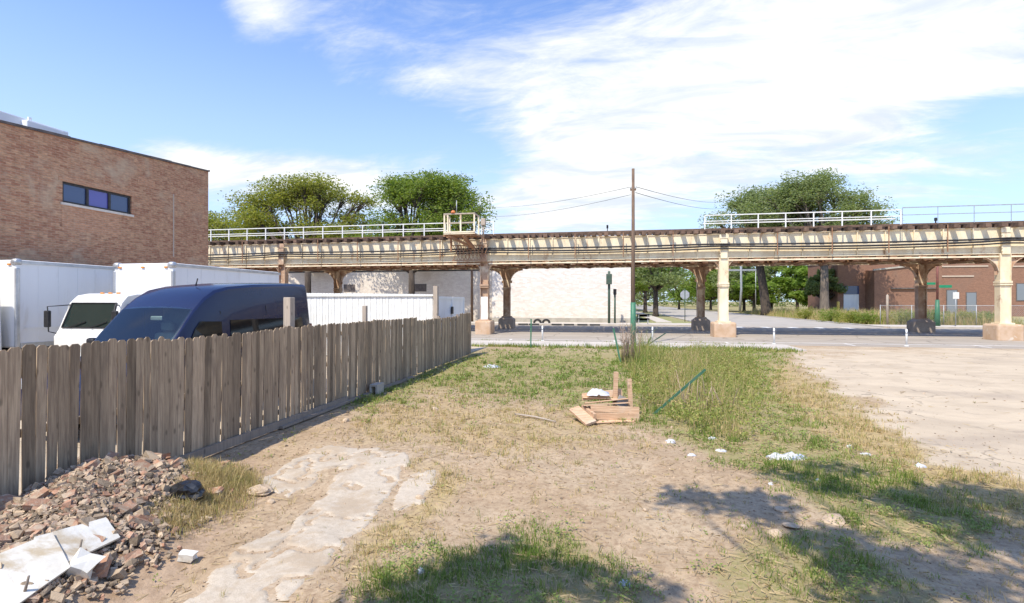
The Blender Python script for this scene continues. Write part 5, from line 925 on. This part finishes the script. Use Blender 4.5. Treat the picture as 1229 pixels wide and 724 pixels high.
def brickmesh(l, w, h, jag=.25):
    bm = bmesh.new(); bmesh.ops.create_cube(bm, size=1); bmesh.ops.scale(bm, vec=(l, w, h), verts=bm.verts); bmesh.ops.subdivide_edges(bm, edges=list(bm.edges), cuts=1, use_grid_fill=True)
    for v_ in bm.verts: v_.co += Vector((random.uniform(-1, 1)*l*.1*(1+(v_.co.x > l*.3)*jag*4), random.uniform(-1, 1)*w*.05, random.uniform(-1, 1)*h*.07))
    bm.verts.index_update(); mb = MB(); mb.add([v_.co.copy() for v_ in bm.verts], [[v_.index for v_ in f.verts] for f in bm.faces]); bm.free(); return mb
n = 0
while n < 46:
    x = random.uniform(RX0+.15, RX1); y = random.uniform(2.2, 6.4); h = float(mound(np.array([x]), np.array([y]))[0])
    if h < .1: continue
    brick = random.random() < .55
    o = (brickmesh(random.uniform(.1, .2), .095, .06) if brick else MB().chunk((0, 0, 0), random.uniform(.045, .09))).build('broken_brick' if brick else 'concrete_chunk', M['brickbit'] if brick else M['chunk'])
    o.location = (x, y, mz(x, y)+.03); o.rotation_euler = (random.uniform(-.6, .6), random.uniform(-.6, .6), random.uniform(0, 6.3))
    tag(o, 'broken red brick lying loose on the rubble heap' if brick else 'rough grey-tan concrete chunk lying on the rubble heap', 'brick' if brick else 'rubble chunk', 'broken bricks on the rubble heap' if brick else 'concrete chunks on the rubble heap'); n += 1
def onheap(px, py, it=6):
    z = .2
    for _ in range(it): p = gp(px, py, z); z = mz(p[0], p[1])
    return Vector((p[0], p[1], z))
def special(px, py, size, rot, m, name, label, cat, dz=.03):
    p = onheap(px, py); o = brickmesh(*size, jag=.12).build(name, m); o.location = p+Vector((0, 0, dz)); o.rotation_euler = [R(q) for q in rot]; return tag(o, label, cat)
special(68, 580, (.22, .1, .13), (25, 30, -50), M['drywall'], 'concrete_block', 'pale concrete block standing on end near the top of the rubble', 'block', .05)
special(100, 697, (.17, .16, .15), (28, 30, 30), M['drywall'], 'white_block', 'white cube-like block at the bottom edge of the rubble', 'block', .05)
special(78, 560, (.34, .16, .06), (10, -8, 20), M['chunk'], 'stone_slab', 'flat grey slab at the top of the rubble against the fence', 'slab', .05)
special(13, 610, (.24, .12, .09), (5, 10, 15), M['brickbit'], 'whole_brick', 'large dark red brick at the left edge of the rubble', 'brick', .04)
special(225, 670, (.12, .09, .07), (5, 10, 15), M['drywall'], 'pale_stone', 'small pale stone on bare dirt just right of the rubble', 'stone', .02)
special(130, 556, (.2, .12, .1), (5, -10, 35), M['brickbit'], 'rounded_brick', 'rounded orange brick on the crest of the rubble', 'brick', .05)
def panel(c4, name, label, thick=.02, m=None):
    P = [onheap(px, py)+Vector((0, 0, dz)) for px, py, dz in c4]; n_ = (P[1]-P[0]).cross(P[3]-P[0]).normalized(); n_ = n_ if n_.z > 0 else -n_
    mb = MB(); K = 5; vs = []
    for i in range(K+1):
        for j in range(K+1):
            u, v_ = i/K, j/K; vs.append(P[0].lerp(P[1], u).lerp(P[3].lerp(P[2], u), v_)+n_*random.uniform(-.003, .003))
    top = [v_+n_*thick for v_ in vs]; nn = len(vs); q = lambda i, j: i*(K+1)+j; fs = []
    for i in range(K):
        for j in range(K): fs += [(q(i, j), q(i+1, j), q(i+1, j+1), q(i, j+1)), (nn+q(i, j), nn+q(i, j+1), nn+q(i+1, j+1), nn+q(i+1, j))]
    for i in range(K): fs += [(q(i, 0), q(i+1, 0), nn+q(i+1, 0), nn+q(i, 0)), (q(i, K), nn+q(i, K), nn+q(i+1, K), q(i+1, K)), (q(0, i), nn+q(0, i), nn+q(0, i+1), q(0, i+1)), (q(K, i), q(K, i+1), nn+q(K, i+1), nn+q(K, i))]
    mb.add(vs+top, fs); return tag(mb.build(name, m or M['drywall']), label, 'board')
panel([(40, 655, .05), (126, 620, .05), (143, 650, .04), (66, 680, .04)], 'drywall_board', 'white plasterboard sheet lying flat on the rubble, upper piece')
panel([(-60, 700, .08), (62, 652, .075), (84, 678, .06), (-30, 742, .07)], 'drywall_board', 'stained white plasterboard sheet at the lower left edge of the rubble')
for px, py, a, lab in ((92, 665, 78, 'short dark stick poking up through the white boards'), (28, 700, 65, 'thin splinter of wood leaning over the lower white board')):
    p = onheap(px, py); tag(MB().tube([p, p+Vector((.05, .0, .2 if a > 70 else .16))], [.012, .008], 6).build('wood_stick', M['board']), lab, 'stick')
# bin bag
def crumple(c, r, m, name, label, cat, sub=3, jit=.16, seed=1, fz=.6):
    random.seed(seed); bm = bmesh.new(); bmesh.ops.create_icosphere(bm, subdivisions=sub, radius=1)
    from mathutils import noise as mn
    for v_ in bm.verts:
        p = v_.co.copy(); k = 1+jit*2.2*mn.noise(p*1.7+Vector((seed*3.1, 0, 0)))+jit*1.6*abs(mn.noise(p*4.+Vector((seed, 2, 0)))); v_.co = Vector((p.x*r[0], p.y*r[1], max(p.z, -.5)*r[2]*fz*1.4))*k
    bm.verts.index_update(); mb = MB(); mb.add([v_.co.copy() for v_ in bm.verts], [[v_.index for v_ in f.verts] for f in bm.faces]); bm.free(); o = mb.build(name, m); o.location = c; return tag(o, label, cat)
p = onheap(225, 598); crumple(p+Vector((0, 0, .07)), (.2, .13, .13), M['bag'], 'bin_bag', 'crumpled black plastic bag on the edge of the rubble', 'plastic bag', seed=2)
p = gp(310, 592); crumple((p[0], p[1], .03), (.16, .12, .06), M['chunk'], 'cement_lump', 'pale lump of broken cement beside the dry weeds', 'rubble chunk', seed=5)
# concrete pieces, stones, litter on the lot
def onlot(px, py): p = gp(px, py); return Vector((p[0], p[1], float(gh(np.array([p[0]]), np.array([p[1]]))[0])))
SL = [(1000, 628, .12, .13, 'flat grey stone slab in the shaded grass at the right'), (930, 647, .07, .5, 'oval pale stone beside the shaded grass'), (893, 637, .05, .6, 'small pale stone on the dirt left of the oval stone'), (938, 615, .09, .35, 'flat grey stone half buried between grass tufts'), (950, 635, .11, .2, 'flattened grey rock in the shade behind the oval stone'), (415, 506, .08, .7, 'pale stone on the thin grass left of centre'), (522, 492, .07, .6, 'round pale stone on the grass left of the stick'), (505, 598, .06, .6, 'small lone stone at the edge of the worn concrete'), (325, 602, .05, .6, 'pebble beside the lump of cement'), (775, 615, .035, .6, 'tiny pale stone in the middle of the bare dirt')]
random.seed(41)
for px, py, r_, fl, lab in SL: p = onlot(px, py); o = MB().rock((0, 0, 0), r_, sub=2, flat=fl, jit=.1).build('stone', M['chunk']); o.location = p+Vector((0, 0, r_*.15)); tag(o, lab, 'stone')
def sheetlitter(px, py, w, d, h, label, seed, m=None, rz=0):
    random.seed(seed); from mathutils import noise as mn
    p = onlot(px, py); K = 12; vs = []
    for i in range(K+1):
        for j in range(K+1):
            u, v_ = i/K-.5, j/K-.5; k = 1-.5*abs(mn.noise(Vector((u*3+seed, v_*3, 0)))); ed = min(1., max(0., .5-math.hypot(u, v_)*.98)*5); zz_ = h*.6*(.3+.9*abs(mn.noise(Vector((u*4+seed, v_*4.5, 3))))+.7*abs(mn.noise(Vector((u*9, v_*9+seed, 1)))))*ed-(0 if ed > .05 else .03); vs.append((u*w*k, v_*d*k, zz_+.008))
    n_ = len(vs); q = lambda i, j: i*(K+1)+j; fs = [(q(i, j), q(i+1, j), q(i+1, j+1), q(i, j+1)) for i in range(K) for j in range(K)]
    mb = MB(); mb.add(vs, fs, True); o = mb.build('litter', m or M['paper']); o.location = p; o.rotation_euler = (0, 0, R(rz)+YAW); return tag(o, label, 'litter')
sheetlitter(943, 550, .72, .24, .14, 'long crumpled white plastic sheet on the grass at right', 3, rz=-5); sheetlitter(590, 441, .75, .6, .16, 'white rag on bare soil at the back of the lot', 5)
sheetlitter(1105, 560, .16, .14, .07, 'white scrap of paper on the straw grass at far right', 7); sheetlitter(1020, 537, .12, .1, .08, 'small white scrap upright in the grass beyond the plastic sheet', 9); sheetlitter(1038, 545, .2, .1, .04, 'flat grey scrap beside the small white scrap', 11)
sheetlitter(750, 707, .11, .1, .06, 'pale blue crumpled wrapper in the shaded grass at bottom', 13); sheetlitter(505, 689, .08, .08, .05, 'small bluish wrapper in the grass near the worn concrete', 15)
sheetlitter(830, 545, .16, .1, .05, 'white scrap of plastic on dirt below the weeds', 17); sheetlitter(865, 540, .2, .12, .05, 'grey-white scrap among grass below the weeds', 19); sheetlitter(855, 525, .16, .12, .05, 'torn white scrap close under the tall weeds', 21); sheetlitter(805, 528, .2, .2, .08, 'grey crumpled paper at the left edge of the weeds', 23); sheetlitter(982, 577, .07, .07, .04, 'tiny white scrap in the shaded grass', 25); sheetlitter(925, 585, .07, .07, .04, 'tiny pale scrap left of the shaded grass', 27)
# cinder block piece by the fence
x, y = at_x(452, FX+.22); cbm = MB(); cbm.b2((x-.1, y-.2, .02), (x-.05, y+.2, .22)); cbm.b2((x+.06, y-.2, .02), (x+.11, y+.2, .22)); cbm.b2((x-.1, y-.2, .221), (x+.11, y+.2, .27)); tag(cbm.build('cinder_block', M['kerb']), 'grey concrete channel block standing at the foot of the fence', 'block')
# stick
p, q = gp(618, 500), gp(667, 508); tag(MB().tube([(p[0], p[1], .05), ((p[0]+q[0])/2, (p[1]+q[1])/2, .06), (q[0], q[1], .03)], [.022, .02, .014], 6).build('wood_stick', M['post_wood']), 'long pale stick lying on the grass left of the broken crate', 'stick')
# broken wooden crate
c = gp(724, 506); cr = empty('broken_crate', (c[0], c[1], 0), rz=10.5+0, label='broken weathered wooden crate frame with two upright posts in the grass', cat='crate')
fb = MB(); fb.box((.22, 0, .10), (1.0, .03, .14), rotm(0, 2, 0)); fb.box((.24, .03, .24), (.98, .03, .13), rotm(-8, 3, 2)); fb.box((.2, -.07, .02), (.8, .12, .02), rotm(4, 0, 8)); fb.build('front_board', M['crate'], cr)
fb = MB(); fb.box((.1, .2, .31), (.95, .15, .022), rotm(-10, -3, 3)); fb.box((.12, .36, .34), (.9, .14, .022), rotm(-16, -5, 5)); fb.box((.06, .5, .36), (.8, .12, .022), rotm(-20, 3, -2)); fb.box((.08, .58, .43), (.86, .025, .15), rotm(0, -6, 3)); fb.build('seat_slab', M['crate'], cr)
fb = MB(); fb.box((-.42, -.02, .12), (.24, .62, .05), rotm(18, -12, 24)); fb.box((-.28, .08, .16), (.06, .55, .14), rotm(8, 0, 18)); fb.build('side_plank', M['crate'], cr)
MB().box((-.22, .3, .12), (.03, .52, .22)).box((.2, .3, .12), (.03, .5, .22)).box((.6, .3, .12), (.03, .5, .22)).build('inner_frame', M['board'], cr)
MB().box((.34, .5, .45), (.09, .06, .95), rotm(2, 2, 0)).build('upright_post', M['crate'], cr); MB().box((.62, .34, .4), (.085, .06, .8), rotm(0, -3, 0)).build('upright_post', M['crate'], cr)
MB().box((.5, .42, .3), (.3, .03, .22), rotm(0, 25, 15)).build('loose_panel', M['grey_metal'], cr)
cc = cr.location; o = sheetlitter(722, 495, .5, .34, .16, 'white plastic bag crumpled on top of the broken crate', 31); o.location = (cc[0]-.12, cc[1]+.5, .47)
# dry stalks beside the utility pole
mb = MB(); random.seed(5); p = gp(756, 436)
for k in range(34):
    a = random.uniform(-.35, .35); b_ = random.uniform(-.3, .3); h = random.uniform(.9, 1.75); lx, ly = random.uniform(-.25, .25), random.uniform(-.2, .2)
    mb.tube([(p[0]+a, p[1]+b_, 0), (p[0]+a+lx*.4, p[1]+b_+ly*.4, h*.55), (p[0]+a+lx, p[1]+b_+ly, h)], [.012, .009, .004], 5)
    for q in range(4): s = random.uniform(.5, 1); c0 = Vector((p[0]+a+lx*s, p[1]+b_+ly*s, h*s)); mb.tube([c0, c0+Vector((random.uniform(-.16, .16), random.uniform(-.1, .1), random.uniform(.05, .2)))], [.006, .003], 4)
M['stalk'] = mat('dry_stalk', (.36, .26, .2), (.28, .2, .13), 4, .9, island=.4); tag(mb.build('dry_stalk_plant', M['stalk']), 'clump of tall bare brown stalks left of the utility pole foot', 'plant')
mb = MB(); random.seed(8); p = gp(838, 498)
for k in range(14):
    a, b_ = random.uniform(-.35, .7), random.uniform(-.2, .4); h = random.uniform(.5, .95); mb.tube([(p[0]+a, p[1]+b_, 0), (p[0]+a+random.uniform(-.3, .2), p[1]+b_, h)], [.01, .005], 5)
tag(mb.build('dry_stalk_plant', M['stalk']), 'few brown stalks standing in the weeds behind the leaning post', 'plant')
